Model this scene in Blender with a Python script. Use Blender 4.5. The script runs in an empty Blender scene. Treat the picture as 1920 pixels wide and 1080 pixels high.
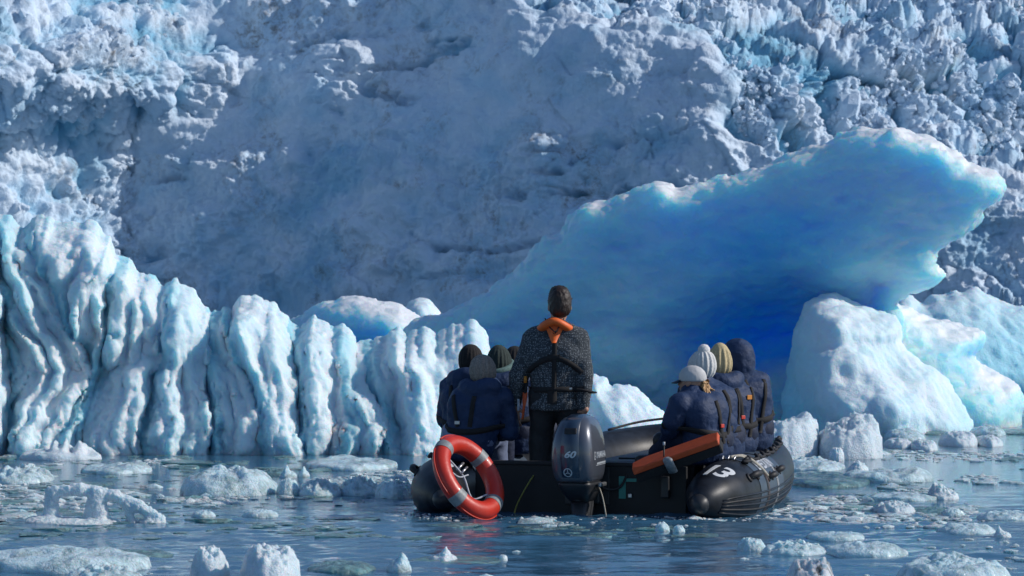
import bpy, math, random
import numpy as np
from mathutils import Vector, Matrix
from mathutils.bvhtree import BVHTree

scene = bpy.context.scene
COL = scene.collection
R = math.radians

# ------------------------------------------------------------------ camera
FPX = 7140.0            # focal length in pixels of the 1920 px wide photograph
CAM_H = 1.9
cam_data = bpy.data.cameras.new('camera')
cam = bpy.data.objects.new('camera', cam_data)
COL.objects.link(cam)
cam.location = (0, 0, CAM_H)
cam.rotation_euler = (R(90) - math.atan(60 / FPX), 0, 0)
cam_data.sensor_width = 36
cam_data.lens = FPX / 1920 * 36
cam_data.clip_start = 0.5
cam_data.clip_end = 6000
cam_data.dof.use_dof = True
cam_data.dof.focus_distance = 28.5
cam_data.dof.aperture_fstop = 9.0
scene.camera = cam

# ------------------------------------------------------------------ light
SUN_AZ, SUN_EL = 91.0, 32.0
world = bpy.data.worlds.new('World')
scene.world = world
world.use_nodes = True
wn = world.node_tree
bg = wn.nodes['Background']
sky = wn.nodes.new('ShaderNodeTexSky')
sky.sky_type = 'NISHITA'
sky.sun_disc = False
sky.sun_elevation = R(SUN_EL)
sky.sun_rotation = R(SUN_AZ)
sky.air_density = 1.0
sky.dust_density = 0.4
sky.ozone_density = 5.0
wn.links.new(sky.outputs[0], bg.inputs[0])
bg.inputs[1].default_value = 0.115
sun_data = bpy.data.lights.new('sun', 'SUN')
sun_data.energy = 3.8
sun_data.angle = R(0.53)
sun_data.color = (1.0, 0.94, 0.87)
sun = bpy.data.objects.new('sun', sun_data)
COL.objects.link(sun)
sdir = Vector((math.sin(R(SUN_AZ)) * math.cos(R(SUN_EL)), math.cos(R(SUN_AZ)) * math.cos(R(SUN_EL)), math.sin(R(SUN_EL))))
sun.rotation_euler = sdir.to_track_quat('Z', 'Y').to_euler()
sun.location = (30, 20, 30)
scene.view_settings.view_transform = 'Standard'
scene.view_settings.look = 'None'
scene.view_settings.exposure = -0.12
scene.view_settings.gamma = 1
scene.view_settings.use_curve_mapping = False
scene.cycles.use_denoising = True
scene.cycles.max_bounces = 8
scene.cycles.diffuse_bounces = 3
scene.cycles.transmission_bounces = 4
scene.cycles.sample_clamp_indirect = 4.0

# ------------------------------------------------------------------ helpers
def PX(px, py, Y):
    """A pixel of the photograph at distance Y -> world x, z."""
    return (px - 960) * Y / FPX, CAM_H - (py - 480) * Y / FPX

rs = np.random.RandomState(7)
_perm = rs.permutation(256).astype(np.int32)
_perm = np.concatenate([_perm, _perm, _perm])
_g = rs.normal(size=(256, 3)).astype(np.float32)
_g /= np.linalg.norm(_g, axis=1)[:, None]
_gx, _gy, _gz = _g[:, 0].copy(), _g[:, 1].copy(), _g[:, 2].copy()

def perlin(x, y, z):
    xi = np.floor(x).astype(np.int32); yi = np.floor(y).astype(np.int32); zi = np.floor(z).astype(np.int32)
    xf = (x - xi).astype(np.float32); yf = (y - yi).astype(np.float32); zf = (z - zi).astype(np.float32)
    xi &= 255; yi &= 255; zi &= 255
    u = xf * xf * xf * (xf * (xf * 6 - 15) + 10)
    v = yf * yf * yf * (yf * (yf * 6 - 15) + 10)
    w = zf * zf * zf * (zf * (zf * 6 - 15) + 10)
    out = 0
    for dx in (0, 1):
        ax = _perm[xi + dx]; wx = u if dx else 1 - u
        for dy in (0, 1):
            ay = _perm[ax + yi + dy]; wy = v if dy else 1 - v
            for dz in (0, 1):
                h = _perm[(ay + zi + dz)] & 255
                wz = w if dz else 1 - w
                out = out + wx * wy * wz * (_gx[h] * (xf - dx) + _gy[h] * (yf - dy) + _gz[h] * (zf - dz))
    return out * 1.4

def fbm(x, y, z, octaves=4, gain=0.5, lac=2.03, ridged=False, billow=False, off=0.0):
    a, s, t = 1.0, 0.0, 0.0
    x = x + off; y = y + off * 1.7; z = z - off * 2.3
    for _ in range(octaves):
        n = perlin(x, y, z)
        if ridged: n = 1 - 2 * np.abs(n)
        if billow: n = 2 * np.abs(n) - 0.5
        s = s + a * n; t += a
        x = x * lac + 17.3; y = y * lac - 9.1; z = z * lac + 4.7; a *= gain
    return s / t

def hsh(i, j, k, n):
    h = (i.astype(np.int64) * 374761393 + j.astype(np.int64) * 668265263 + k.astype(np.int64) * 2147483647 + n * 974711) & 0xffffffff
    h = ((h ^ (h >> 13)) * 1274126177) & 0xffffffff
    h = h ^ (h >> 16)
    return (h & 0xffff).astype(np.float32) / 65535.0

def worley(x, y, z):
    """F1, F2 and per-cell random values."""
    xi = np.floor(x).astype(np.int32); yi = np.floor(y).astype(np.int32); zi = np.floor(z).astype(np.int32)
    f1 = np.full(x.shape, 9.0, np.float32); f2 = f1.copy()
    bx = np.zeros_like(f1); by = bx.copy(); bz = bx.copy(); r1 = bx.copy(); r2 = bx.copy(); r3 = bx.copy()
    for dx in (-1, 0, 1):
        for dy in (-1, 0, 1):
            for dz in (-1, 0, 1):
                i = xi + dx; j = yi + dy; k = zi + dz
                px = i + hsh(i, j, k, 1); py = j + hsh(i, j, k, 2); pz = k + hsh(i, j, k, 3)
                d = np.sqrt((px - x) ** 2 + (py - y) ** 2 + (pz - z) ** 2).astype(np.float32)
                m = d < f1
                f2 = np.where(m, f1, np.minimum(f2, d))
                f1 = np.where(m, d, f1)
                bx = np.where(m, x - px, bx); by = np.where(m, y - py, by); bz = np.where(m, z - pz, bz)
                r1 = np.where(m, hsh(i, j, k, 4), r1); r2 = np.where(m, hsh(i, j, k, 5), r2); r3 = np.where(m, hsh(i, j, k, 6), r3)
    return f1, f2, (bx, by, bz), (r1, r2, r3)

def sst(a, b, x):
    t = np.clip((x - a) / (b - a), 0, 1)
    return t * t * (3 - 2 * t)

def make_mesh(name, verts, faces, mat=None, parent=None, smooth=True, link=True):
    me = bpy.data.meshes.new(name)
    verts = np.asarray(verts, np.float32); 
    if isinstance(faces, np.ndarray):
        nf, k = faces.shape
        me.vertices.add(len(verts)); me.vertices.foreach_set('co', verts.ravel())
        me.loops.add(nf * k); me.loops.foreach_set('vertex_index', faces.astype(np.int32).ravel())
        me.polygons.add(nf); me.polygons.foreach_set('loop_start', np.arange(0, nf * k, k, dtype=np.int32))
        me.polygons.foreach_set('loop_total', np.full(nf, k, np.int32))
        me.update(calc_edges=True); me.validate()
    else:
        me.from_pydata([tuple(map(float, v)) for v in verts], [], [tuple(map(int, f)) for f in faces]); me.update()
    me.polygons.foreach_set('use_smooth', np.full(len(me.polygons), smooth))
    for m in (mat if isinstance(mat, (list, tuple)) else [mat]):
        if m: me.materials.append(m)
    o = bpy.data.objects.new(name, me)
    if link: COL.objects.link(o)
    if parent: o.parent = parent
    return o

def surface_nets(F, lo, h):
    s = F < 0
    c = s[:-1, :-1, :-1]
    corners = [(a, b, d) for a in (0, 1) for b in (0, 1) for d in (0, 1)]
    n = [F.shape[i] - 1 for i in range(3)]
    cnt = np.zeros(n, np.int8)
    for a, b, d in corners:
        cnt += s[a:a + n[0], b:b + n[1], d:d + n[2]]
    act = (cnt > 0) & (cnt < 8)
    I, J, K = np.nonzero(act)
    val = {q: F[I + q[0], J + q[1], K + q[2]] for q in corners}
    acc = np.zeros((len(I), 3), np.float32); num = np.zeros(len(I), np.float32)
    for q in corners:
        for ax in range(3):
            if q[ax] == 0:
                q2 = list(q); q2[ax] = 1; q2 = tuple(q2)
                v0, v1 = val[q], val[q2]
                m = (v0 < 0) != (v1 < 0)
                t = np.where(m, v0 / np.where(m, v0 - v1, 1), 0)
                for k in range(3):
                    acc[:, k] += np.where(m, q[k] + (t if k == ax else 0), 0)
                num += m
    V = (np.stack([I, J, K], 1) + acc / num[:, None]) * h + np.asarray(lo, np.float32)
    idx = np.full(n, -1, np.int32); idx[I, J, K] = np.arange(len(I))
    quads = []
    for ax in range(3):
        a, b = (ax + 1) % 3, (ax + 2) % 3
        sl0 = [slice(0, m) for m in n]; sl1 = [slice(0, m) for m in n]
        sl1[ax] = slice(1, n[ax] + 1)
        s0 = s[tuple(sl0)]; s1 = s[tuple(sl1)]
        m = s0 != s1
        sel = [slice(None)] * 3
        sel[a] = slice(1, None); sel[b] = slice(1, None)
        mm = np.zeros_like(m); mm[tuple(sel)] = m[tuple(sel)]
        P = np.stack(np.nonzero(mm), 1)
        da = np.zeros(3, int); da[a] = 1; db = np.zeros(3, int); db[b] = 1
        g = lambda Q: idx[Q[:, 0], Q[:, 1], Q[:, 2]]
        q = np.stack([g(P - da - db), g(P - db), g(P), g(P - da)], 1)
        inside = s0[P[:, 0], P[:, 1], P[:, 2]]
        q = np.where(inside[:, None], q, q[:, ::-1])
        quads.append(q)
    Q = np.concatenate(quads)
    Q = Q[(Q >= 0).all(1)]
    return V, Q

def vnormals(V, Q):
    n = np.cross(V[Q[:, 2]] - V[Q[:, 0]], V[Q[:, 3]] - V[Q[:, 1]])
    N = np.zeros_like(V)
    for k in range(4):
        for c in range(3):
            N[:, c] += np.bincount(Q[:, k], n[:, c], len(V))
    return N / (np.linalg.norm(N, axis=1)[:, None] + 1e-9)

def relax(V, Q, it=1, f=0.5):
    for _ in range(it):
        S = np.zeros_like(V); C = np.zeros(len(V))
        for k in range(4):
            a, b = Q[:, k], Q[:, (k + 1) % 4]
            C += np.bincount(a, None, len(V)) + np.bincount(b, None, len(V))
            for c in range(3):
                S[:, c] += np.bincount(a, V[b, c], len(V)) + np.bincount(b, V[a, c], len(V))
        V = V * (1 - f) + f * S / np.maximum(C, 1)[:, None]
    return V.astype(np.float32)

class Field:
    """Signed distance volume; primitives are blended in inside their own boxes."""
    def __init__(self, lo, hi, h):
        self.lo = np.asarray(lo, np.float32); self.h = h
        self.n = np.maximum(3, np.ceil((np.asarray(hi) - self.lo) / h).astype(int) + 1)
        self.F = np.full(self.n, 9.0, np.float32)
        self.ax = [(self.lo[i] + h * np.arange(self.n[i])).astype(np.float32) for i in range(3)]
    def box(self, lo, hi):
        i0 = np.clip(np.floor((np.asarray(lo) - self.lo) / self.h).astype(int), 0, self.n - 1)
        i1 = np.clip(np.ceil((np.asarray(hi) - self.lo) / self.h).astype(int) + 1, 1, self.n)
        sl = tuple(slice(a, b) for a, b in zip(i0, i1))
        X = self.ax[0][sl[0]][:, None, None]; Y = self.ax[1][sl[1]][None, :, None]; Z = self.ax[2][sl[2]][None, None, :]
        return sl, X, Y, Z
    def blend(self, sl, d, k, sub=False):
        f = self.F[sl]
        if f.size == 0: return
        if sub:
            d = -d
            h = np.clip(0.5 - 0.5 * (f - d) / max(k, 1e-6), 0, 1)
            self.F[sl] = f * (1 - h) + d * h + k * h * (1 - h)
        else:
            h = np.clip(0.5 + 0.5 * (f - d) / max(k, 1e-6), 0, 1)
            self.F[sl] = f * (1 - h) + d * h - k * h * (1 - h)
    def cap(self, a, b, ra, rb=None, k=0.02, sub=False, flat=None):
        rb = ra if rb is None else rb
        a = np.asarray(a, float); b = np.asarray(b, float)
        m = max(ra, rb) + 3 * k + 3 * self.h
        sl, X, Y, Z = self.box(np.minimum(a, b) - m, np.maximum(a, b) + m)
        d = b - a; L = max(1e-9, float(d @ d))
        t = np.clip(((X - a[0]) * d[0] + (Y - a[1]) * d[1] + (Z - a[2]) * d[2]) / L, 0, 1)
        dist = np.sqrt((X - a[0] - t * d[0]) ** 2 + (Y - a[1] - t * d[1]) ** 2 + (Z - a[2] - t * d[2]) ** 2) - (ra + t * (rb - ra))
        self.blend(sl, dist, k, sub)
    def ell(self, c, r, k=0.02, rot=None, sub=False, p=2.0):
        c = np.asarray(c, float); r = np.asarray(r, float)
        m = r.max() + 3 * k + 3 * self.h
        sl, X, Y, Z = self.box(c - m, c + m)
        x, y, z = X - c[0], Y - c[1], Z - c[2]
        if rot is not None:
            M = np.array(rot)  # columns = local axes
            x, y, z = (x * M[0][0] + y * M[1][0] + z * M[2][0], x * M[0][1] + y * M[1][1] + z * M[2][1], x * M[0][2] + y * M[1][2] + z * M[2][2])
        q = (np.abs(x / r[0]) ** p + np.abs(y / r[1]) ** p + np.abs(z / r[2]) ** p) ** (1 / p)
        self.blend(sl, (q - 1) * r.min(), k, sub)
    def mesh(self):
        F = self.F
        F[0] = np.maximum(F[0], .01); F[-1] = np.maximum(F[-1], .01); F[:, 0] = np.maximum(F[:, 0], .01)
        F[:, -1] = np.maximum(F[:, -1], .01); F[:, :, 0] = np.maximum(F[:, :, 0], .01); F[:, :, -1] = np.maximum(F[:, :, -1], .01)
        return surface_nets(F, self.lo, self.h)

def poly_sdf(x, z, P):
    """2-D signed distance, positive inside."""
    P = np.asarray(P, np.float32); d = np.full(x.shape, 1e9, np.float32); ins = np.zeros(x.shape, bool)
    for i in range(len(P)):
        a, b = P[i], P[(i + 1) % len(P)]
        e = b - a; L = float(e @ e) + 1e-12
        t = np.clip(((x - a[0]) * e[0] + (z - a[1]) * e[1]) / L, 0, 1)
        d = np.minimum(d, (x - a[0] - t * e[0]) ** 2 + (z - a[1] - t * e[1]) ** 2)
        c = ((a[1] > z) != (b[1] > z)) & (x < (b[0] - a[0]) * (z - a[1]) / (b[1] - a[1] + 1e-12) + a[0])
        ins ^= c
    d = np.sqrt(d)
    return np.where(ins, d, -d)

def tag(o, label=None, cat=None, group=None, kind=None):
    if label: o['label'] = label
    if cat: o['category'] = cat
    if group: o['group'] = group
    if kind: o['kind'] = kind
    return o

def empty(name, loc=(0, 0, 0), rz=0):
    o = bpy.data.objects.new(name, None); COL.objects.link(o)
    o.location = loc; o.rotation_euler = (0, 0, rz); o.empty_display_size = 0.2
    return o

# ------------------------------------------------------------------ materials
def new_mat(name):
    m = bpy.data.materials.new(name); m.use_nodes = True
    return m, m.node_tree, m.node_tree.nodes['Principled BSDF']

def N(nt, typ, **kw):
    n = nt.nodes.new(typ)
    for k, v in kw.items():
        if k in ('operation', 'blend_type', 'data_type', 'interpolation_type', 'feature', 'noise_dimensions', 'attribute_name', 'mode', 'clamp', 'distance_metric'):
            setattr(n, k, v)
        else:
            n.inputs[k.replace('_', ' ')].default_value = v
    return n

def ramp(nt, src, stops):
    r = nt.nodes.new('ShaderNodeValToRGB')
    el = r.color_ramp.elements
    while len(el) < len(stops): el.new(0.5)
    for e, (p, c) in zip(el, stops):
        e.position = p; e.color = (*c, 1) if len(c) == 3 else c
    nt.links.new(src, r.inputs[0])
    return r.outputs[0]

def mixc(nt, fac, a, b, bt='MIX'):
    m = nt.nodes.new('ShaderNodeMix'); m.data_type = 'RGBA'; m.blend_type = bt
    for s, v in ((m.inputs[0], fac), (m.inputs[6], a), (m.inputs[7], b)):
        if isinstance(v, (int, float)): s.default_value = v
        elif isinstance(v, tuple): s.default_value = (*v, 1) if len(v) == 3 else v
        else: nt.links.new(v, s)
    return m.outputs[2]

def objcoord(nt, scale=(1, 1, 1)):
    tc = nt.nodes.new('ShaderNodeTexCoord'); mp = nt.nodes.new('ShaderNodeMapping')
    mp.inputs['Scale'].default_value = scale
    nt.links.new(tc.outputs['Object'], mp.inputs[0])
    return mp.outputs[0]

def noise_tex(nt, vec, scale, detail=4, rough=0.55, dist=0.0):
    n = nt.nodes.new('ShaderNodeTexNoise')
    n.inputs['Scale'].default_value = scale; n.inputs['Detail'].default_value = detail
    n.inputs['Roughness'].default_value = rough; n.inputs['Distortion'].default_value = dist
    nt.links.new(vec, n.inputs['Vector'])
    return n.outputs['Fac']

def add_bump(nt, bsdf, h, strength, dist, prev=None):
    b = nt.nodes.new('ShaderNodeBump'); b.inputs['Strength'].default_value = strength; b.inputs['Distance'].default_value = dist
    nt.links.new(h, b.inputs['Height'])
    if prev: nt.links.new(prev, b.inputs['Normal'])
    nt.links.new(b.outputs[0], bsdf.inputs['Normal'])
    return b.outputs[0]

def simple(name, col, rough=0.6, metal=0.0, noise=None, bump=None, spec=0.5, coat=0.0):
    """noise=(scale, amount) colour variation; bump=(scale, metres)."""
    m, nt, b = new_mat(name)
    b.inputs['Roughness'].default_value = rough; b.inputs['Metallic'].default_value = metal
    b.inputs['Specular IOR Level'].default_value = spec; b.inputs['Coat Weight'].default_value = coat
    vec = objcoord(nt)
    n = noise_tex(nt, vec, (noise or (12, .15))[0], 5, .6)
    am = (noise or (12, .15))[1]
    c = ramp(nt, n, [(0.3, tuple(max(0, x * (1 - am)) for x in col)), (0.7, tuple(min(1, x * (1 + am)) for x in col))])
    nt.links.new(c, b.inputs['Base Color'])
    if bump:
        add_bump(nt, b, noise_tex(nt, vec, bump[0], 4, .6), 1.0, bump[1])
    return m
# ================================================================== SETTING
def ice_material(name, stops, sss, radius, sscale, bscale=14, bdist=.02, sparkle=False, dirt=0.0, rough=.45, blue=None, fine=None, snow=False):
    m, nt, b = new_mat(name)
    vec = objcoord(nt)
    n = noise_tex(nt, vec, stops[0], 5, .55, .4)
    c = ramp(nt, n, stops[1])
    if blue:   # bands of blue ice, and shade painted as colour into ridge creases
        att = nt.nodes.new('ShaderNodeAttribute'); att.attribute_name = 'blue_tint'
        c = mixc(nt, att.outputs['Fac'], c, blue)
    if snow:   # old snow on the top edges, plus their sunlit rim painted white
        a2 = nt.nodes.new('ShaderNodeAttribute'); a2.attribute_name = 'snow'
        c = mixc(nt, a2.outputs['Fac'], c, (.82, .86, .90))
    if dirt:
        d = noise_tex(nt, vec, .55, 6, .7, 1.0)
        d2 = noise_tex(nt, vec, 5, 6, .75, .5)
        mm = nt.nodes.new('ShaderNodeMath'); mm.operation = 'MULTIPLY'
        nt.links.new(ramp(nt, d, [(.5, (0, 0, 0)), (.66, (1, 1, 1))]), mm.inputs[0])
        nt.links.new(ramp(nt, d2, [(.45, (0, 0, 0)), (.65, (1, 1, 1))]), mm.inputs[1])
        m2 = nt.nodes.new('ShaderNodeMath'); m2.operation = 'MULTIPLY'; m2.inputs[1].default_value = dirt
        nt.links.new(mm.outputs[0], m2.inputs[0])
        c = mixc(nt, m2.outputs[0], c, (.16, .13, .11))
    nt.links.new(c, b.inputs['Base Color'])
    b.inputs['Roughness'].default_value = rough
    b.inputs['IOR'].default_value = 1.31
    b.inputs['Specular IOR Level'].default_value = .35
    if sss:
        b.inputs['Subsurface Weight'].default_value = sss
        if snow:
            mr = nt.nodes.new('ShaderNodeMapRange'); mr.inputs['To Min'].default_value = sss; mr.inputs['To Max'].default_value = .15
            nt.links.new(a2.outputs['Fac'], mr.inputs['Value']); nt.links.new(mr.outputs[0], b.inputs['Subsurface Weight'])
        b.inputs['Subsurface Radius'].default_value = radius
        b.inputs['Subsurface Scale'].default_value = sscale
        b.inputs['Subsurface Anisotropy'].default_value = .3
    p = add_bump(nt, b, noise_tex(nt, vec, bscale, 6, .65, .2), 1.0, bdist)
    if fine:
        add_bump(nt, b, noise_tex(nt, vec, fine[0], 3, .6), 1.0, fine[1], p)
    return m

GLACIER = ice_material('glacier_snow_ice', (.7, [(.3, (.46, .68, .87)), (.5, (.63, .76, .90)), (.7, (.72, .81, .91))]), 0, None, 0, 4.0, .07, dirt=.8, rough=.7, blue=(.12, .42, .62), fine=(22, .03))
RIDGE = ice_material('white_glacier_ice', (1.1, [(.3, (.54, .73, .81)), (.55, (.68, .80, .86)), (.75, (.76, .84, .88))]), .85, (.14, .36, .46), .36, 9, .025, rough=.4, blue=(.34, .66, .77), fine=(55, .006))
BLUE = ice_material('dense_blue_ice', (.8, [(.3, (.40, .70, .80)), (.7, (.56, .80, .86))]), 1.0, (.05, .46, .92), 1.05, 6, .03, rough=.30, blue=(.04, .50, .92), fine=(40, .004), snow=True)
PALE = ice_material('pale_snowy_ice', (1.4, [(.3, (.55, .76, .84)), (.6, (.72, .82, .88))]), .8, (.10, .34, .48), .30, 9, .025, rough=.45, blue=(.25, .66, .82), fine=(60, .007))

# ---- water: one sheet to the horizon, finely waved where the camera looks
def build_water():
    xs = np.concatenate([[-3000, -400, -60, -20], np.linspace(-9, 9, 260), [20, 60, 400, 3000]])
    ys = np.concatenate([[-60, 5, 15], 20 * (60 / 20) ** (np.linspace(0, 1, 520)), [75, 130, 400, 1500, 5000]])
    X, Y = np.meshgrid(xs, ys, indexing='ij')
    near = np.clip((32 - Y) / 6, 0.0, 1)           # rougher in front of the calm brash field
    far = 0.06 + near
    W = fbm(X * .9, Y * 1.6, X * 0, 3, off=3) * .030 * far + fbm(X * 2.5, Y * 5, X * 0, 3, off=9) * .020 * far + fbm(X * 6, Y * 13, X * 0, 2, off=5) * .010 * far
    # disturbed water round the boat
    r = np.sqrt(((X - .75) / 2.0) ** 2 + ((Y - 27.6) / .8) ** 2)
    W += np.exp(-r ** 2) * fbm(X * 6, Y * 8, X * 0, 4, off=21) * .035
    W *= (np.abs(X) < 12) & (Y > 14) & (Y < 66)
    n0, n1 = X.shape
    V = np.stack([X, Y, W], -1).reshape(-1, 3)
    i = np.arange(n0 * n1).reshape(n0, n1)
    Q = np.stack([i[:-1, :-1], i[1:, :-1], i[1:, 1:], i[:-1, 1:]], -1).reshape(-1, 4)
    m, nt, b = new_mat('cold_fjord_water')
    vec = objcoord(nt)
    c = ramp(nt, noise_tex(nt, vec, .25, 3), [(.35, (.035, .12, .215)), (.65, (.055, .165, .27))])
    nt.links.new(c, b.inputs['Base Color'])
    b.inputs['Roughness'].default_value = .06; b.inputs['IOR'].default_value = 1.333
    v2 = objcoord(nt, (1, 1.9, 1))
    add_bump(nt, b, noise_tex(nt, v2, 9, 4, .6, .3), .35, .012)
    return tag(make_mesh('water', V, Q, m), kind='structure')
build_water()

# ---- the glacier behind: a tumbled wall of ice
def interp_poly(pts, t):
    pts = sorted(pts); return np.interp(t, [p[0] for p in pts], [p[1] for p in pts])

def glacier_depth(px, py):
    """slope field painted from the layout: faces turned to the sun recede to the right."""
    jit = fbm(px / 90, py / 90, px * 0, 3, off=2) * 45
    lb = interp_poly([(-600, 520), (-100, 360), (0, 330), (60, 400), (90, 455), (130, 430), (210, 385), (235, 240), (300, 215), (420, 235), (475, 320), (505, 225), (700, 240)], py) + jit
    rb = interp_poly([(-600, 700), (-120, 820), (0, 1010), (40, 1340), (150, 1395), (235, 1345), (290, 1470), (330, 1900), (600, 2000)], py) + jit
    litl = 1 - sst(-18, 18, px - lb)
    litr = sst(-22, 22, px - rb)
    return litl, litr

def build_glacier():
    D0 = 97.0
    nx, nz = 900, 300
    xs = np.concatenate([np.linspace(-28, -14.3, 90), np.linspace(-14.25, 14.6, 960), np.linspace(14.8, 32, 110)]); zs = np.concatenate([np.linspace(-.6, 1, 12), np.linspace(1.04, 8.9, 250), np.linspace(9, 15, 70)])
    nx, nz = len(xs), len(zs)
    X, Z = np.meshgrid(xs, zs, indexing='ij')
    px = 960 + X * FPX / D0; py = 480 + (CAM_H - Z) * FPX / D0
    ll, lr = glacier_depth(px, py)
    slope = -.40 + 1.75 * ll + 1.0 * lr
    dx = np.gradient(xs)[:, None]
    Yi = np.cumsum(slope * dx, 0)
    a = np.argmin(abs(xs - (800 - 960) * D0 / FPX))
    Yi = Yi - Yi[a:a + 1]
    def zblur(A, sig):           # smooth the great shapes up and down the slope
        K = np.exp(-((zs[:, None] - zs[None, :]) / sig) ** 2) * np.gradient(zs)[None, :]; K /= K.sum(1)[:, None]
        return A @ K.T
    Yi = zblur(Yi, .75)
    Y = D0 + Yi * .8 + .30 * Z + .05 * Z * Z * .3
    big = fbm(X * .16, Z * .16, X * 0, 3, off=31)
    Y += 1.6 * big
    P = np.stack([X, Y, Z], -1)
    gx = np.gradient(P, axis=0); gz = np.gradient(P, axis=1)
    Nn = np.cross(gx, gz); Nn /= np.linalg.norm(Nn, axis=-1)[..., None] + 1e-9
    rough = np.clip(.20 + .85 * ll + .95 * lr + .35 * sst(60, -40, py) + .25 * sst(430, 560, py), 0, 1.15)
    wx, wy, wz = X + .35 * fbm(X, Y, Z, 2, off=4), Y, Z + .35 * fbm(X, Y, Z, 2, off=8)
    f1, f2, d, r = worley(wx * .6, wy * .6, wz * .6)
    blocky = (r[0] - .4) * .55 + (d[0] * (r[1] - .5) + d[2] * (r[2] - .5)) * 1.3 - .45 * np.exp(-((f2 - f1) / .12))
    g1, g2, dd, rr = worley(wx * 2.6 + 5, wy * 2.6, wz * 2.6)
    small = (rr[0] - .4) * .5 + (dd[0] * (rr[1] - .5) + dd[2] * (rr[2] - .5)) * 1.2 - .35 * np.exp(-((g2 - g1) / .14))
    k1, k2, dk, rk = worley(wx * 6.3 + 1, wy * 6.3, wz * 6.3 + 2)
    tiny = (rk[0] - .4) - .35 * np.exp(-((k2 - k1) / .2))
    lump = fbm(X * .42, Y * .42, Z * .46, 6, .50, billow=True, off=12)
    rt = sst(900, 1300, px)                          # blockier on the right-hand slope
    soft = fbm(X * 1.6, Y * 1.6, Z * 1.6, 5, .58, billow=True, off=14)
    var = sst(-.25, .35, fbm(X * .35, Y * .2, Z * .35, 2, off=63))       # crumbly here, broad faces there
    D = rough * ((.30 + .55 * rt) * blocky + (.05 + .26 * rt) * small * var + (.01 + .08 * rt) * tiny * var + (.85 + .35 * rt) * lump + .26 * soft * (.5 + .5 * var))
    sb = sst(.28, .5, fbm(X * .55, Y * .3, Z * .55, 3, off=67))
    D += (1.2 - rough) * sb * (.35 + .15 * soft)
    low = sst(170, 330, py + 60 * fbm(X * .3, Y * .2, Z * .3, 2, off=68)) * sst(150, 330, px)
    D += (1.1 - rough) * low * (.16 * soft + .10 * small * var + .26 * fbm(X * 1.1, Y * 1.1, Z * 1.5, 4, .55, ridged=True, off=69))
    # slumped, layered faces in the shaded hollow
    cre = fbm(X * .35 + Z * .2, Y * .3, Z * .9 - X * .12, 4, .5, ridged=True, off=40)
    D += (1.2 - rough) * (.80 * fbm(X * .3, Y * .3, Z * .4, 5, .46, off=50) - .42 * sst(.68, .86, cre) * sst(-.1, .3, fbm(X * .3, Y * .3, Z * .3, 2, off=58)))
    D += .05 * fbm(X * 3.5, Y * 3.5, Z * 3.5, 3, off=60)
    P = P + Nn * D[..., None] * np.array([1, -1, 1]) * np.sign(-Nn[..., 1:2]) if False else P + (Nn * np.where(Nn[..., 1:2] > 0, -1, 1)) * D[..., None]
    # top rolls back into a plateau
    back = np.stack([xs, np.full(nx, 160.0) + 0 * xs, np.full(nx, 16.5)], -1)
    V = np.concatenate([P, back[:, None]], 1)
    nzz = nz + 1
    i = np.arange(nx * nzz).reshape(nx, nzz)
    Q = np.stack([i[:-1, :-1], i[1:, :-1], i[1:, 1:], i[:-1, 1:]], -1).reshape(-1, 4)
    o = make_mesh('glacier', V.reshape(-1, 3), Q, GLACIER)
    att = o.data.attributes.new('blue_tint', 'FLOAT', 'POINT')
    dn = np.clip(sst(.05, .35, fbm(X * .5, Y * .5, Z * .5, 4, off=77)) * .55 + sst(-.1, -.55, D) * .9, 0, 1) * .8
    att.data.foreach_set('value', np.concatenate([dn, dn[:, -1:]], 1).ravel().astype(np.float32))
    tag(o, kind='structure')
    # loose blocks of fallen ice lying on it
    rnd = np.random.RandomState(5)
    VV, FF, base = [], [], 0
    Pf = P.reshape(-1, 3); rf = (rough * (px > -150) * (px < 2080) * (py > -120)).reshape(-1)
    pr = np.clip(rf - .75, 0, 1) ** 1.3 * (.12 + (Pf[:, 0] > 2)) * (.1 + var.reshape(-1)) ** 2 * (.5 + fbm(Pf[:, 0] * .5, Pf[:, 1] * .5, Pf[:, 2] * .5, 2, off=99)).clip(0, 2)
    idx = rnd.choice(len(Pf), 4200, p=pr / pr.sum())
    cube = np.array([(x, y, z) for x in (-1, 1) for y in (-1, 1) for z in (-1, 1)], float)
    cf = np.array([(0, 1, 3, 2), (4, 6, 7, 5), (0, 4, 5, 1), (2, 3, 7, 6), (0, 2, 6, 4), (1, 5, 7, 3)])
    # once-subdivided cube for rounder chips
    sv, sf = [], []
    tmp = bpy.data.meshes.new('t')
    import bmesh
    bm = bmesh.new(); bmesh.ops.create_cube(bm, size=2); bmesh.ops.subdivide_edges(bm, edges=bm.edges, cuts=1, use_grid_fill=True)
    sv = np.array([v.co[:] for v in bm.verts]); sf = np.array([[v.index for v in f.verts] for f in bm.faces]); bm.free()
    bpy.data.meshes.remove(tmp)
    ln = np.linalg.norm(sv, axis=1)[:, None]
    sv = sv * (.5 + .5 * 1.2 / ln)
    for q in idx:
        s = .028 * math.exp(rnd.normal() * .55) + .015
        if rnd.rand() < .02: s *= 2.2
        A = rnd.normal(size=(3, 3)); Qm, _ = np.linalg.qr(A)
        v = (sv * (1 + .16 * rnd.normal(size=sv.shape))) * (s * (.6 + .9 * rnd.rand(3)))
        v = v @ Qm + Pf[q] + np.array([0, -.3 * s, .3 * s])
        VV.append(v); FF.append(sf + base); base += len(sv)
    o2 = make_mesh('ice_rubble', np.concatenate(VV), np.concatenate(FF), GLACIER, smooth=False)
    tag(o2, 'crumbled white ice blocks scattered over the glacier slope', 'ice rubble', kind='stuff')
build_glacier()

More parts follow.
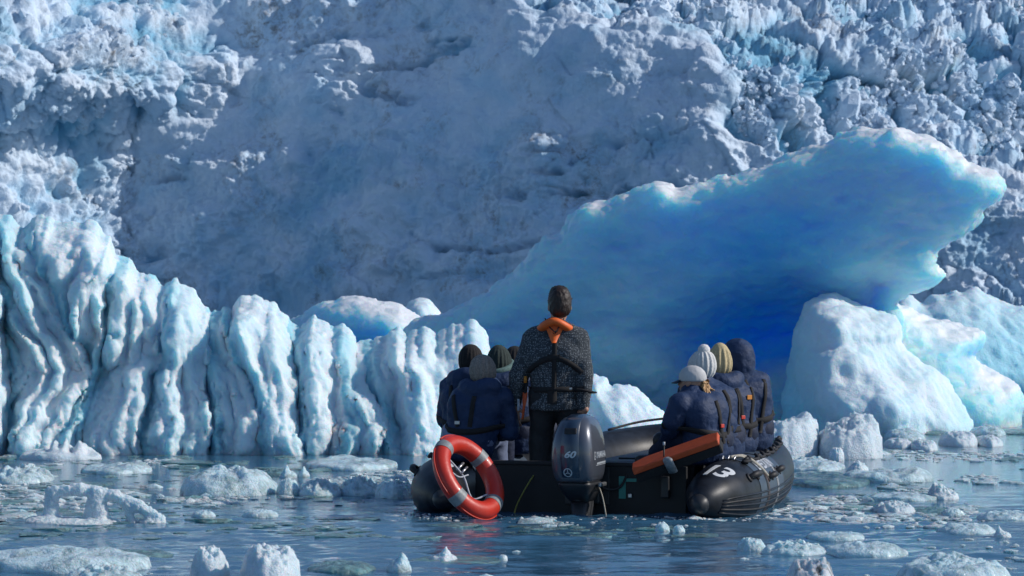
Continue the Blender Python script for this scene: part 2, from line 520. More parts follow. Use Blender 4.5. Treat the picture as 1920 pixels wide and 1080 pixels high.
# ---- icebergs from outlines, each with its own distance, thickness and relief
def berg(name, mat, polys, h, rel, label, cat='iceberg', blues=None, post=None, smooth_it=1, dens=None):
    """polys: list of dict(P=[(px,py)..], Y, T, R, leanx, leanz, front=f(x,z,s))."""
    parts = []
    for q in polys:
        P = np.array([PX(a, b, q['Y']) for a, b in q['P']])
        parts.append(P)
    allP = np.concatenate(parts)
    ylo = min(q['Y'] - q['T'] * 1.6 - .9 for q in polys); yhi = max(q['Y'] + q['T'] * 1.6 + .9 for q in polys)
    lo = (allP[:, 0].min() - .15, ylo, -.25); hi = (allP[:, 0].max() + .15, yhi, allP[:, 1].max() + .15)
    F = Field(lo, hi, h)
    X2, Z2 = np.meshgrid(F.ax[0], F.ax[2], indexing='ij')
    for q, P in zip(polys, parts):
        jx = fbm(X2 * 3, X2 * 0, Z2 * 3, 3, off=13) * q.get('jag', .03); jz = fbm(X2 * 3, X2 * 0 + 5, Z2 * 3, 3, off=19) * q.get('jag', .03)
        d = poly_sdf(X2 + jx, np.maximum(Z2, .1) + jz, P)
        u = np.clip(d / q['R'], 0, 1)
        T = np.where(d > 0, q['T'] * (np.sqrt(1 - (1 - u) ** 2) + .25 * sst(0, 1.5, d)), d)
        T = T * (1 + q.get('flare', .0) * sst(.8, 0, Z2))
        xc = P[:, 0].mean()
        Yc = q['Y'] + q.get('leanx', 0) * (X2 - xc) + q.get('leanz', 0) * Z2
        fr = q['front'](X2, Z2) if 'front' in q else 0 * X2
        Y = F.ax[1][None, :, None]
        front = (Yc - T + fr * sst(0, .35, d))[:, None, :] - Y
        back = Y - (Yc + T)[:, None, :]
        dist = np.maximum(np.maximum(front, back) * .7, -d[:, None, :])
        F.blend((slice(None),) * 3, dist.astype(np.float32), q.get('k', .1))
    V, Q = F.mesh()
    V = relax(V, Q, smooth_it)
    Nn = vnormals(V, Q)
    x, y, z = V[:, 0], V[:, 1], V[:, 2]
    D = rel(x, y, z, Nn)
    V = V + Nn * D[:, None]
    o = make_mesh(name, V, Q, mat)
    att = o.data.attributes.new('blue_tint', 'FLOAT', 'POINT')
    dn = dens(x, y, z, Nn) if dens else np.zeros(len(V))
    att.data.foreach_set('value', np.clip(dn, 0, 1).astype(np.float32))
    sn = sst(.66, .92, Nn[:, 2] + .12 * fbm(x * 2, y * 2, z * 2, 2, off=61) + .35 * Nn[:, 0] - .05)  # whitens up- and right-facing ice: snow crust and painted sunlit rim
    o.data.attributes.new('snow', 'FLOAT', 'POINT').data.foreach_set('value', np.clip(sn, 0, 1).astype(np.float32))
    tag(o, label, cat)
    return o

# the fluted ridge on the left
YR = 37.6
EDGES = [  # right-hand edge of every fin, as (px, py) from crest to water
    [(-150, 380), (-130, 600), (-110, 845)],
    [(-20, 380), (0, 560), (15, 720), (20, 845)],
    [(0, 395), (12, 406), (63, 500), (96, 558), (120, 616), (159, 664), (178, 698), (159, 727), (140, 765), (112, 845)],
    [(205, 400), (207, 452), (214, 481), (193, 539), (193, 592), (187, 650), (182, 698), (165, 740), (150, 800), (140, 860)],
    [(246, 440), (248, 491), (270, 520), (303, 563), (308, 587), (294, 630), (301, 674), (284, 707), (277, 751), (270, 789), (267, 850)],
    [(330, 500), (345, 540), (371, 573), (385, 650), (385, 707), (400, 780), (404, 813), (395, 850)],
    [(378, 560), (405, 600), (440, 680), (472, 717), (491, 794), (492, 850)],
    [(500, 550), (525, 600), (538, 640), (552, 698), (560, 745), (565, 850)],
    [(585, 580), (612, 620), (632, 667), (636, 713), (649, 752), (652, 791), (636, 850)],
    [(626, 600), (651, 624), (671, 655), (682, 713), (705, 748), (727, 803), (702, 860)],
    [(900, 560), (914, 636), (935, 740), (960, 850)],
]
BUL = [.42, .42, .45, .42, .45, .42, .26, .48, .38, .33, .50]
TOPS = [(-340, 400), (-250, 370), (-150, 420), (-90, 380), (-30, 395), (0, 405), (15, 408), (30, 422), (40, 440), (55, 425), (62, 412), (95, 412), (103, 425), (125, 420), (150, 423), (178, 425), (192, 447), (207, 452), (216, 484), (245, 490), (262, 518), (290, 522), (303, 545), (330, 527), (345, 535), (365, 548), (374, 577), (400, 592), (425, 583), (437, 585), (452, 562), (490, 563), (515, 575), (534, 600), (555, 622), (572, 612), (586, 597), (610, 610), (626, 627), (640, 610), (655, 622), (668, 652), (690, 642), (720, 638), (745, 617), (765, 632), (795, 622), (825, 634), (850, 618), (885, 605), (905, 618), (914, 640), (920, 680), (935, 740), (955, 800), (965, 860)]

def build_ridge():
    h = .024
    Pm = np.array([PX(a, b, YR) for a, b in TOPS])
    F = Field((Pm[0, 0], YR - 2.0, -.2), (Pm[-1, 0] + .1, YR + 1.3, Pm[:, 1].max() + .15), h)
    X, Z = np.meshgrid(F.ax[0], F.ax[2], indexing='ij')
    top = np.interp(X + fbm(X * 6, Z * 0, Z * 0, 2) * .02, Pm[:, 0], Pm[:, 1]) + .085 * fbm(X * 6, Z * 0, Z * 0, 4, .6, ridged=True, off=3) - .02
    # fins
    E = []
    for e in EDGES:
        w = np.array([PX(a, b, YR - .7) for a, b in e]); o = np.argsort(w[:, 1])
        E.append(np.interp(Z + .02 * np.sin(Z * 23), w[o, 1], w[o, 0]) + .045 * perlin(Z * 4.5, Z * 0 + len(E) * 3.1, Z * 0 + .3))
    bul = np.zeros_like(X); prev = np.full_like(X, Pm[0, 0] - 1); rel = np.zeros_like(X)
    crease = np.zeros_like(X)
    done = np.zeros(X.shape, bool)
    for i, e in enumerate(E):
        e = np.maximum(e, prev + .02)
        m = (~done) & (X < e)
        wd = np.clip(e - prev, .02, None)
        u = np.clip((X - prev) / wd, 0, 1)
        pr = sst(0, .34, u) * (1 - .22 * sst(.4, 1.0, u)) + .06 * np.sin(u * 9 + i)
        amp = .46 * BUL[i] * np.clip(wd / .45, .25, 1.15)
        bul[m] = (pr * amp)[m] + .06 * (i % 2)
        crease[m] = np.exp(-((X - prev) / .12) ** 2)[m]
        rel[m] = (X - e)[m] + i * 3.7
        done |= m; prev = e
    s = np.clip(Z / np.maximum(top, .05), 0, 1)
    T = .55 * np.clip(1 - s ** 3, 0, 1) ** .75
    T = np.where(Z > top, top - Z, T)
    fade = sst(0, .30, top - Z)
    flare = .35 * sst(.9, 0, Z)
    # smaller flutes running down the fins
    wob = rel + .10 * fbm(Z * 1.7, X * .5, Z * 0, 3, off=27)
    fl = fbm(wob * 4.2, Z * 0, Z * .55, 2, .5, ridged=True, off=15) * .24 + fbm(wob * 10, Z * 0, Z * 1.3, 3, .5, ridged=True, off=35) * .10 + fbm(X * 1.6, Z * 0, Z * .9, 3, off=25) * .22 + fbm(wob * 5, Z * 0, Z * 4.5, 3, billow=True, off=45) * .07
    # big smooth hollow face at the right end
    sm = sst(.45, .8, (X - PX(700, 0, YR)[0]))
    fl = fl * (1 - .75 * sm); bul = bul * (1 - .3 * sm)
    front = YR - T - (bul + fl + flare) * fade * (Z > -1)
    front = np.where(Z > top, YR + (Z - top) * 1.0, front)
    Y = F.ax[1][None, :, None]
    dist = np.maximum(np.maximum(front[:, None, :] - Y, Y - (YR + np.maximum(T, -.2) + .1 * fade)[:, None, :]) * .6, ((Z - top) * .7)[:, None, :])
    F.F = dist.astype(np.float32)
    V, Q = F.mesh(); V = relax(V, Q, 1, .3)
    Nn = vnormals(V, Q); x, y, z = V.T
    D = .045 * fbm(x * 3.2, y * 3.2, z * 2.2, 3, billow=True, off=6) + .022 * fbm(x * 9, y * 9, z * 5, 3, .55, ridged=True, off=7)
    base = sst(.95, .2, z)
    D += base * (.03 * fbm(x * 11, y * 11, z * 9, 3, .6, billow=True, off=8))
    V = V + Nn * D[:, None]
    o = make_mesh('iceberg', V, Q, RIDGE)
    xi = np.clip(((x - F.lo[0]) / h).astype(int), 0, X.shape[0] - 1); zi = np.clip(((z - F.lo[2]) / h).astype(int), 0, X.shape[1] - 1)
    dn = 1.0 * crease[xi, zi] + .35 * sst(.2, -.2, z) + .18 * sst(.1, .45, fbm(x * .8, y * .8, z * .6, 3, off=44)) + .3 * sst(.45, .8, x - PX(700, 0, YR)[0]) * sst(1.0, .2, z)  # teal shade painted into the fin creases, plus patches of bluer ice
    o.data.attributes.new('blue_tint', 'FLOAT', 'POINT').data.foreach_set('value', np.clip(dn, 0, 1).astype(np.float32))
    tag(o, 'long white iceberg ridge with tall vertical fluted fins, at the left behind the boat', 'iceberg')
build_ridge()

# the big blue iceberg with its overhanging head
YB = 43.0
MAIN = [(750, 640), (770, 612), (800, 597), (830, 590), (860, 573), (880, 567), (905, 552), (920, 547), (940, 532), (960, 512), (985, 488), (1000, 468), (1015, 455), (1030, 445), (1050, 437), (1070, 412), (1090, 394), (1110, 388), (1140, 380), (1155, 366), (1180, 362), (1205, 350), (1220, 342), (1245, 347), (1270, 355), (1300, 350), (1330, 345), (1350, 332), (1362, 334), (1385, 323), (1410, 318), (1440, 312), (1465, 298), (1500, 288), (1530, 277), (1560, 262), (1600, 251), (1650, 247), (1680, 252), (1720, 265), (1760, 290), (1785, 310), (1810, 318), (1836, 323), (1857, 350), (1853, 372), (1830, 390), (1808, 425), (1780, 447), (1742, 468), (1736, 492), (1753, 512), (1728, 535), (1692, 552), (1672, 566), (1680, 600), (1700, 700), (1720, 830), (1720, 860), (750, 860)]
SHELF = [(1600, 560), (1672, 566), (1715, 592), (1760, 606), (1800, 610), (1832, 618), (1850, 636), (1836, 650), (1822, 662), (1835, 680), (1868, 700), (1902, 722), (1918, 752), (1912, 790), (1900, 860), (1480, 860), (1500, 700)]

def main_front(x, z):
    px = 960 + x * FPX / (YB - 1); py = 480 + (CAM_H - z) * FPX / (YB - 1)
    g = lambda cx, cy, rx, ry: np.exp(-(((px - cx) / rx) ** 2 + ((py - cy) / ry) ** 2))
    f = .85 * g(1450, 650, 150, 110) + .20 * g(1290, 690, 90, 100)          # deep hollow behind the boat party
    f += -.22 * g(1590, 500, 110, 50) + .40 * g(1655, 545, 45, 45)           # lip above the neck
    f += -.20 * g(1150, 690, 90, 55) - .22 * g(1235, 720, 45, 40)            # foot lumps behind the helmsman
    f += .18 * fbm(x * .7, z * 0, z * 1.1, 3, off=71)
    return f
def main_rel(x, y, z, Nn):
    up = sst(.0, .7, Nn[:, 2])
    return .06 * fbm(x * 1.3, y * 1.3, z * 2.6, 4, .55, billow=True, off=81) + .05 * fbm(x * 1.6 + z, y * 2, z * 5 - x * 1.2, 4, .55, ridged=True, off=84) + .03 * fbm(x * 4, y * 4, z * 6, 3, .5, billow=True, off=85) + up * .03 * fbm(x * 7, y * 7, z * 7, 3, billow=True, off=82) + .012 * fbm(x * 6, y * 6, z * 10, 3, off=83)
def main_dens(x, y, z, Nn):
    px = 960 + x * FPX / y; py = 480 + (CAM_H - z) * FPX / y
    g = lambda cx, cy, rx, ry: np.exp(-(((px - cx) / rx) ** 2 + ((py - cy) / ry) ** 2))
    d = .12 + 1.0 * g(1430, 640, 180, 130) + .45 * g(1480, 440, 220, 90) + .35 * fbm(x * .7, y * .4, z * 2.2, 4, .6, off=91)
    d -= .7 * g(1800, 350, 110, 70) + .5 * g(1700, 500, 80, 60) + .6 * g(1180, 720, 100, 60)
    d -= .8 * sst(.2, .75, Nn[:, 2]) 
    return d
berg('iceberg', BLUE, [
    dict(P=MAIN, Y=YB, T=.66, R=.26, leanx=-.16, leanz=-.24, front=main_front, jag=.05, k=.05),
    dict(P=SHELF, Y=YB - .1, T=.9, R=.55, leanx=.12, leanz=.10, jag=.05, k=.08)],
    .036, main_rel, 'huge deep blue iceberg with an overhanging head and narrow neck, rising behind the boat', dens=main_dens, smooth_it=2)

MOUND = [(1455, 860), (1468, 790), (1474, 720), (1485, 650), (1503, 600), (1516, 570), (1540, 558), (1562, 554), (1592, 562), (1640, 580), (1690, 598), (1700, 626), (1694, 652), (1728, 672), (1762, 695), (1792, 730), (1816, 765), (1832, 800), (1840, 860)]
def mound_front(x, z):
    px = 960 + x * FPX / 40.5; py = 480 + (CAM_H - z) * FPX / 40.5
    g = lambda cx, cy, rx, ry: np.exp(-(((px - cx) / rx) ** 2 + ((py - cy) / ry) ** 2))
    f = .16 * g(1610, 652, 90, 14) - .14 * g(1610, 600, 90, 30) - .45 * g(1650, 790, 80, 70) + .15 * g(1600, 710, 50, 30) - .25 * g(1560, 690, 50, 60)
    return f + .10 * np.sin((px - py * .55) / 17) * sst(640, 700, py) * .5
def pale_rel(x, y, z, Nn):
    return .06 * fbm(x * 1.8, y * 1.8, z * 1.8, 3, .5, billow=True, off=101) + .030 * fbm((x + z * .6) * 7, y * 5, z * 2.5, 3, .55, ridged=True, off=102) + .015 * fbm(x * 14, y * 14, z * 14, 2, billow=True, off=103)
berg('iceberg', PALE, [dict(P=MOUND, Y=41.3, T=1.0, R=1.1, leanx=.25, leanz=.35, front=mound_front, jag=.05)], .036, pale_rel,
     'rounded white iceberg mound streaked downwards, in front of the blue iceberg neck at the right',
     dens=lambda x, y, z, Nn: .75 * sst(PX(1600, 0, 40.5)[0], PX(1480, 0, 40.5)[0], x + .2 * z) + .25 * sst(.5, 0, z))
REAR = [(1660, 830), (1664, 600), (1672, 560), (1690, 550), (1716, 553), (1735, 572), (1752, 556), (1778, 552), (1795, 544), (1812, 548), (1835, 543), (1860, 555), (1885, 568), (1905, 575), (1940, 580), (1990, 610), (2050, 700), (2080, 830)]
berg('iceberg', PALE, [dict(P=REAR, Y=45.6, T=.8, R=.8, leanx=.3, leanz=.3, jag=.07)], .045, pale_rel,
     'white iceberg with a knobbly top at the far right edge, behind the blue iceberg', dens=lambda x, y, z, Nn: .7 * sst(1.7, .6, z) + 0 * x)
LOWM = [(515, 700), (540, 603), (565, 590), (585, 576), (612, 566), (640, 561), (672, 563), (700, 561), (735, 567), (760, 574), (778, 588), (800, 600), (860, 700)]
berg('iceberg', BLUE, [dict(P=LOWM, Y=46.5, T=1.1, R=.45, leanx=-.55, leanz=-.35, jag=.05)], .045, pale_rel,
     'low blue-grey iceberg with a white rim, seen over the middle of the fluted ridge', dens=lambda x, y, z, Nn: .55 - .9 * sst(.3, .8, Nn[:, 2]))  # its shade is put in as blue, with the sunlit rim left paler
KNOB = [(745, 640), (762, 580), (772, 566), (790, 560), (806, 564), (824, 582), (850, 640)]
berg('iceberg', PALE, [dict(P=KNOB, Y=48.5, T=.5, R=.3, leanx=.1, leanz=.2, jag=.04)], .045, pale_rel, 'small white ice knob peeking up where the blue iceberg meets the low one')
SIDE = [(1085, 860), (1090, 760), (1100, 712), (1112, 705), (1138, 708), (1143, 728), (1158, 722), (1180, 726), (1200, 742), (1222, 756), (1238, 770), (1260, 800), (1290, 860)]
berg('iceberg', PALE, [dict(P=SIDE, Y=37.6, T=.6, R=.55, leanx=.2, leanz=.25, jag=.06)], .034, pale_rel, 'white lumpy iceberg just behind the helmsman elbow and the dark bow', dens=lambda x, y, z, Nn: .3 * sst(.3, 0, z))
# ================================================================== BOAT
def frames(pts):
    P = np.asarray(pts, float); T = np.gradient(P, axis=0); T /= np.linalg.norm(T, axis=1)[:, None] + 1e-12
    return P, T

def sweep(name, pts, rad, mat, parent=None, seg=10, up=(0, 0, 1), flat=1.0, caps=True, smooth=True, dens=None):
    """Tube along points; rad scalar or list; flat squashes along the local up."""
    P = np.asarray(pts, float)
    rad = np.broadcast_to(np.asarray(rad, float), (len(P),)).copy()
    if dens:  # catmull resample
        t = np.arange(len(P)); tt = np.linspace(0, len(P) - 1, dens)
        out = []
        for k in range(3):
            p = P[:, k]; q = np.concatenate([[2 * p[0] - p[1]], p, [2 * p[-1] - p[-2]]])
            i = np.minimum(tt.astype(int), len(P) - 2); u = tt - i
            p0, p1, p2, p3 = q[i], q[i + 1], q[i + 2], q[i + 3]
            out.append(.5 * (2 * p1 + (p2 - p0) * u + (2 * p0 - 5 * p1 + 4 * p2 - p3) * u * u + (3 * p1 - p0 - 3 * p2 + p3) * u ** 3))
        rad = np.interp(tt, t, rad); P = np.stack(out, 1)
    P, T = frames(P); up = np.asarray(up, float)
    V = []; n = len(P)
    for i in range(n):
        a = np.cross(T[i], up); 
        if np.linalg.norm(a) < 1e-3: a = np.cross(T[i], (0, 1, 0.01))
        a /= np.linalg.norm(a); b = np.cross(a, T[i])
        for s in range(seg):
            th = 2 * math.pi * s / seg
            V.append(P[i] + rad[i] * (math.cos(th) * a + flat * math.sin(th) * b))
    Fc = [(i * seg + s, i * seg + (s + 1) % seg, (i + 1) * seg + (s + 1) % seg, (i + 1) * seg + s) for i in range(n - 1) for s in range(seg)]
    if caps:
        Fc.append(tuple(range(seg))[::-1]); Fc.append(tuple((n - 1) * seg + s for s in range(seg)))
    return make_mesh(name, V, Fc, mat, parent, smooth)

def rbox(name, c, size, mat, parent=None, bev=.01, rot=(0, 0, 0), seg=2, taper=None):
    import bmesh
    bm = bmesh.new(); bmesh.ops.create_cube(bm, size=1)
    for v in bm.verts:
        v.co = Vector((v.co.x * size[0], v.co.y * size[1], v.co.z * size[2]))
        if taper and v.co.z > 0: v.co.x *= taper; v.co.y *= taper
    if bev: bmesh.ops.bevel(bm, geom=bm.edges[:], offset=bev, segments=seg, affect='EDGES', profile=.6)
    bmesh.ops.recalc_face_normals(bm, faces=bm.faces)
    me = bpy.data.meshes.new(name); bm.to_mesh(me); bm.free()
    me.materials.append(mat)
    me.polygons.foreach_set('use_smooth', np.full(len(me.polygons), False))
    o = bpy.data.objects.new(name, me); COL.objects.link(o)
    o.location = c; o.rotation_euler = rot
    if parent: o.parent = parent
    return o

def text_mesh(name, s, size, mat, parent, fn, shear=0.0, extrude=.0015, bold=.0, spacing=1.0, sub=0.02):
    """Built-in font lettering; fn maps flat (x, y, depth) to the surface it is printed on."""
    cu = bpy.data.curves.new('lettering', 'FONT'); cu.body = s; cu.size = size; cu.extrude = extrude; cu.shear = shear
    cu.offset = bold; cu.align_x = 'CENTER'; cu.align_y = 'CENTER'; cu.space_character = spacing
    t = bpy.data.objects.new('lettering', cu); COL.objects.link(t)
    dg = bpy.context.evaluated_depsgraph_get()
    me = bpy.data.meshes.new_from_object(t.evaluated_get(dg))
    bpy.data.objects.remove(t); bpy.data.curves.remove(cu)
    import bmesh
    bm = bmesh.new(); bm.from_mesh(me)
    bmesh.ops.triangulate(bm, faces=bm.faces)
    for _ in range(3):
        long = [e for e in bm.edges if e.calc_length() > sub]
        if not long: break
        bmesh.ops.subdivide_edges(bm, edges=long, cuts=1)
    bmesh.ops.triangulate(bm, faces=bm.faces)
    for v in bm.verts: v.co = Vector(fn(v.co.x, v.co.y, v.co.z))
    bm.to_mesh(me); bm.free()
    me.materials.clear(); me.materials.append(mat); me.name = name
    o = bpy.data.objects.new(name, me); COL.objects.link(o); o.parent = parent
    return o

RUBBER = simple('dark_tube_rubber', (.013, .016, .022), .42, noise=(9, .75), bump=(70, .0006), spec=.28)
RUBBER2 = simple('navy_tube_fabric', (.045, .068, .100), .45, noise=(7, .25), bump=(70, .0006), spec=.4)
BLACKR = simple('black_rubber', (.012, .012, .014), .6, noise=(20, .3), bump=(120, .0006))
BLACKF = simple('black_webbing', (.012, .011, .012), .85, noise=(60, .3), bump=(300, .0004))
BROWNW = simple('brown_webbing', (.10, .055, .04), .8, noise=(60, .3))
WHITEP = simple('white_reflective_print', (.62, .64, .66), .5, noise=(40, .12))
DULLW = simple('worn_white_print', (.42, .45, .50), .55, noise=(50, .3))
DECK = simple('dark_grey_deck_cover', (.028, .031, .037), .55, noise=(8, .25), bump=(60, .002))
DECKB = simple('black_transom_board', (.010, .011, .013), .6, noise=(8, .3))
COWL = simple('metallic_grey_paint', (.085, .095, .12), .32, metal=.3, noise=(5, .06), coat=.6)
COWLN = simple('navy_cowling_paint', (.012, .030, .060), .35, noise=(5, .08), coat=.6)
COWLB = simple('dark_engine_casting', (.02, .022, .026), .45, noise=(12, .2))
SILVER = simple('silver_print', (.50, .54, .58), .35, metal=.3, noise=(20, .05))
STEEL = simple('scuffed_steel', (.45, .45, .46), .35, metal=.9, noise=(30, .2))
REDR = simple('orange_red_ring_plastic', (.52, .028, .012), .40, noise=(9, .12), bump=(35, .0015), coat=.15)
REFL = simple('silver_reflective_band', (.22, .24, .25), .5, noise=(35, .25), bump=(80, .001))
ORANGE = simple('orange_fabric', (.52, .075, .014), .6, noise=(18, .12), bump=(60, .001))
GREEN = simple('teal_green_tape', (.05, .26, .22), .6, noise=(20, .15))
ROPEW = simple('pale_wet_rope', (.40, .37, .31), .7, noise=(50, .35), bump=(150, .002))
ROPEY = simple('yellow_green_rope', (.26, .24, .05), .7, noise=(50, .3))
ROPED = simple('dark_braided_rope', (.020, .020, .024), .8, noise=(80, .4), bump=(150, .002))

YAW = R(-16)
boat = empty('inflatable_boat', (.549, 28.23, 0), YAW)
tag(boat, 'dark inflatable boat numbered 13 carrying passengers among the floating ice', 'boat')
ca, sa = math.cos(YAW), math.sin(YAW)
def B(x, y, z=0): return (boat.location[0] + x * ca - y * sa, boat.location[1] + x * sa + y * ca, z)
def unB(X, Y):
    dx, dy = X - .549, Y - 28.23
    return dx * ca + dy * sa, -dx * sa + dy * ca

half = [(.975, -.50, .10, .035), (.977, -.47, .105, .075), (.982, -.40, .12, .125), (.995, -.28, .135, .175), (1.012, -.12, .143, .215), (1.028, .05, .147, .24),
        (1.035, .22, .148, .250), (1.03, .55, .148, .25), (1.0, .95, .148, .25), (.95, 1.45, .15, .25), (.885, 1.95, .155, .25), (.81, 2.45, .17, .247), (.70, 2.92, .20, .245), (.52, 3.32, .235, .24), (.27, 3.58, .27, .235), (0, 3.66, .285, .235)]
def splay(y): return .10 * float(sst(-.5, .05, y)) * float(sst(2.6, .8, y))
tubeL = [(-a - splay(b), b, c, r) for a, b, c, r in half] + half[::-1][1:]
HT = np.array(half)
def tube_pt(y, ang, off=0.0, side=1):
    """point on the starboard tube at boat station y; ang from the top, positive outboard."""
    cx = np.interp(y, HT[:, 1], HT[:, 0]) + (splay(y) if side < 0 else 0); cz = np.interp(y, HT[:, 1], HT[:, 2]); r = np.interp(y, HT[:, 1], HT[:, 3]) + off
    return (side * (cx + r * math.sin(ang)), y, cz + r * math.cos(ang))
sweep('tube', [t[:3] for t in tubeL], [t[3] for t in tubeL], RUBBER, boat, seg=40, dens=150)
# navy wrap panels and glued bands, a few mm proud of the tube
def band(name, y0, y1, mat, side=1, a0=-160, a1=160, off=.004, n=3, parent=boat):
    V, Fc = [], []; m = 40
    for i in range(n + 1):
        y = y0 + (y1 - y0) * i / n
        for j in range(m + 1):
            V.append(tube_pt(y, R(a0 + (a1 - a0) * j / m), off, side))
    for i in range(n):
        for j in range(m):
            q = (i * (m + 1) + j, i * (m + 1) + j + 1, (i + 1) * (m + 1) + j + 1, (i + 1) * (m + 1) + j)
            Fc.append(q if side > 0 else q[::-1])
    return make_mesh(name, V, Fc, mat, parent)
for sd in (1, -1):
    band('tube_panel', .20, .42, RUBBER2, sd, -60, 150)
    band('tube_panel', .46, .90, RUBBER2, sd, -60, 95)
    band('tube_panel', .98, 1.35, RUBBER2, sd, -60, 95)
    band('seam_tape', .425, .455, BLACKR, sd, off=.007)
    for y in (.905, .935, .962):
        band('white_stripe', y, y + .010, WHITEP, sd, 20, 150, off=.008, n=1)
    for k, a in enumerate((88, 97, 106, 116, 127)):
        sweep('rubbing_strake', [tube_pt(y, R(a), .004, sd) for y in np.linspace(-.38, 2.4, 40)], .0085, BLACKR if k % 2 else RUBBER, boat, seg=6)
    sweep('cone_cap', [(sd * .975, -.545, .10), (sd * .975, -.535, .10), (sd * .975, -.50, .103), (sd * .975, -.45, .11)], [.02, .04, .062, .088], COWLB, boat, seg=20)
band('strap', .458, .478, BROWNW, 1, 25, 150, off=.010, n=1)
# big numbers on the stern cones
for sd in (1, -1):
    def cone_map(x, y, d, sd=sd):
        yy = -.06 + x * .95
        return tube_pt(yy, R((20 if sd > 0 else -22)) - (y / .25) * (1 if sd > 0 else -1) * 1.0, .006 + d, sd) if sd > 0 else tube_pt(-.06 - x * .95, R(22) - y / .25, .006 + d, -1)
    # lettering wraps across the rear-facing cone: letter width runs round the tube, height runs forward
    def num_map(x, y, d, sd=sd):
        ang = (x / .23) + R(7)*(1 if sd > 0 else -1)
        yy = -.20 + y * 1.05
        px_, py_, pz_ = tube_pt(yy, ang * sd if sd < 0 else ang, .006 + d, sd)
        return (px_, py_, pz_)
    text_mesh('number', '13', .25, WHITEP, boat, num_map, shear=.25, bold=.006, spacing=.95)
def side_map(x, y, d): return tube_pt(.72 + x, R(42) - y / .27, .009 + d)
text_mesh('lettering', 'EXPEDITION', .13, DULLW, boat, side_map, bold=.004, spacing=.92)
# carry handles, rings and lifeline on the tubes
def handle(y, ang, sd=1):
    base = [tube_pt(y + dy, R(ang), o, sd) for dy, o in ((-.085, .0), (-.07, .03), (-.04, .045), (.04, .045), (.07, .03), (.085, .0))]
    h_ = sweep('carry_handle', base, [.02, .022, .025, .025, .022, .02], BLACKR, boat, seg=10, dens=18)
    for dy in (-.085, .085):
        p0 = tube_pt(y + dy, R(ang), -.004, sd); p1 = tube_pt(y + dy, R(ang), .012, sd)
        sweep('handle_patch', [p0, p1], [.04, .034], BLACKR, h_, seg=14)
handle(.12, 58); handle(.62, 66); handle(1.12, 62); handle(.02, 55, -1); handle(1.3, 40, -1); handle(2.3, 30, -1)
for sd in (1, -1):
    life = []
    for k in range(60):
        y = .15 + k * .045
        life.append(tube_pt(y, R(28 + 5 * math.sin(k * .9)), .022 + .018 * abs(math.sin(k * .45)), sd))
    sweep('lifeline', life, .012, ROPED, boat, seg=6)
    for k in range(6):
        y = .2 + k * .5
        sweep('lifeline_loop', [tube_pt(y, R(26), 0, sd), tube_pt(y + .02, R(28), .04, sd), tube_pt(y + .05, R(30), .0, sd)], .016, BLACKR, boat, seg=8, dens=10)
sweep('mooring_rope', [tube_pt(.30, R(8), .02), tube_pt(.34, R(18), .03), tube_pt(.40, R(34), .02), tube_pt(.46, R(52), .012), tube_pt(.50, R(64), .012)], .013, ROPEW, boat, seg=8, dens=24)
sweep('mooring_rope', [tube_pt(.22, R(2), .015), tube_pt(.29, R(14), .028), tube_pt(.36, R(30), .016)], .011, ROPEW, boat, seg=8, dens=14)
for k in range(3):
    sweep('chrome_hook', [tube_pt(.19 + .012 * k, R(-6 + 9 * k), .01), tube_pt(.16 + .012 * k, R(-6 + 9 * k), .03), tube_pt(.13 + .012 * k, R(-6 + 9 * k), .008)], .007, STEEL, boat, seg=8, dens=10)
# small black bracket and yellow valve, stern lights
rbox('transom_bracket', (.62, -.05, .20), (.06, .08, .16), COWLB, boat, .01)
# hull floor, transom, console deck
floorV = [(-.8, 0, -.03), (.8, 0, -.03), (.8, 2.6, .0), (.45, 3.5, .08), (-.45, 3.5, .08), (-.8, 2.6, .0)]
make_mesh('floor', floorV + [(a, b, c - .12) for a, b, c in floorV], [(0, 1, 2, 3, 4, 5), (11, 10, 9, 8, 7, 6), (0, 6, 7, 1), (1, 7, 8, 2), (2, 8, 9, 3), (3, 9, 10, 4), (4, 10, 11, 5), (5, 11, 6, 0)], DECKB, boat, False)
rbox('transom', (-.04, 0, .115), (1.62, .05, .47), DECKB, boat, .008)
rbox('transom_cap', (0, 0, .36), (1.44, .075, .03), BLACKR, boat, .008)
rbox('motor_pad', (.02, -.034, .20), (.34, .02, .28), COWLB, boat, .005)
ck = rbox('storage_deck', (.28, 1.62, .16), (.80, 2.05, .38), DECK, boat, .025, seg=3)
rbox('deck_edge', (.28, .585, .335), (.80, .02, .022), COWL, boat, .006)
rbox('deck_hatch', (.28, 1.1, .356), (.52, .42, .012), DECK, boat, .004)
rbox('bow_cover', (-.02, 2.95, .20), (1.0, .60, .12), DECK, boat, .05, rot=(R(8), 0, 0), seg=3)
# teal tape mark on the transom
rbox('tape_mark', (.285, -.029, .19), (.052, .003, .165), GREEN, boat, 0)
rbox('tape_mark', (.352, -.029, .245), (.080, .003, .024), GREEN, boat, 0)
rbox('drain_fitting', (.345, -.035, .13), (.03, .02, .03), STEEL, boat, .005)
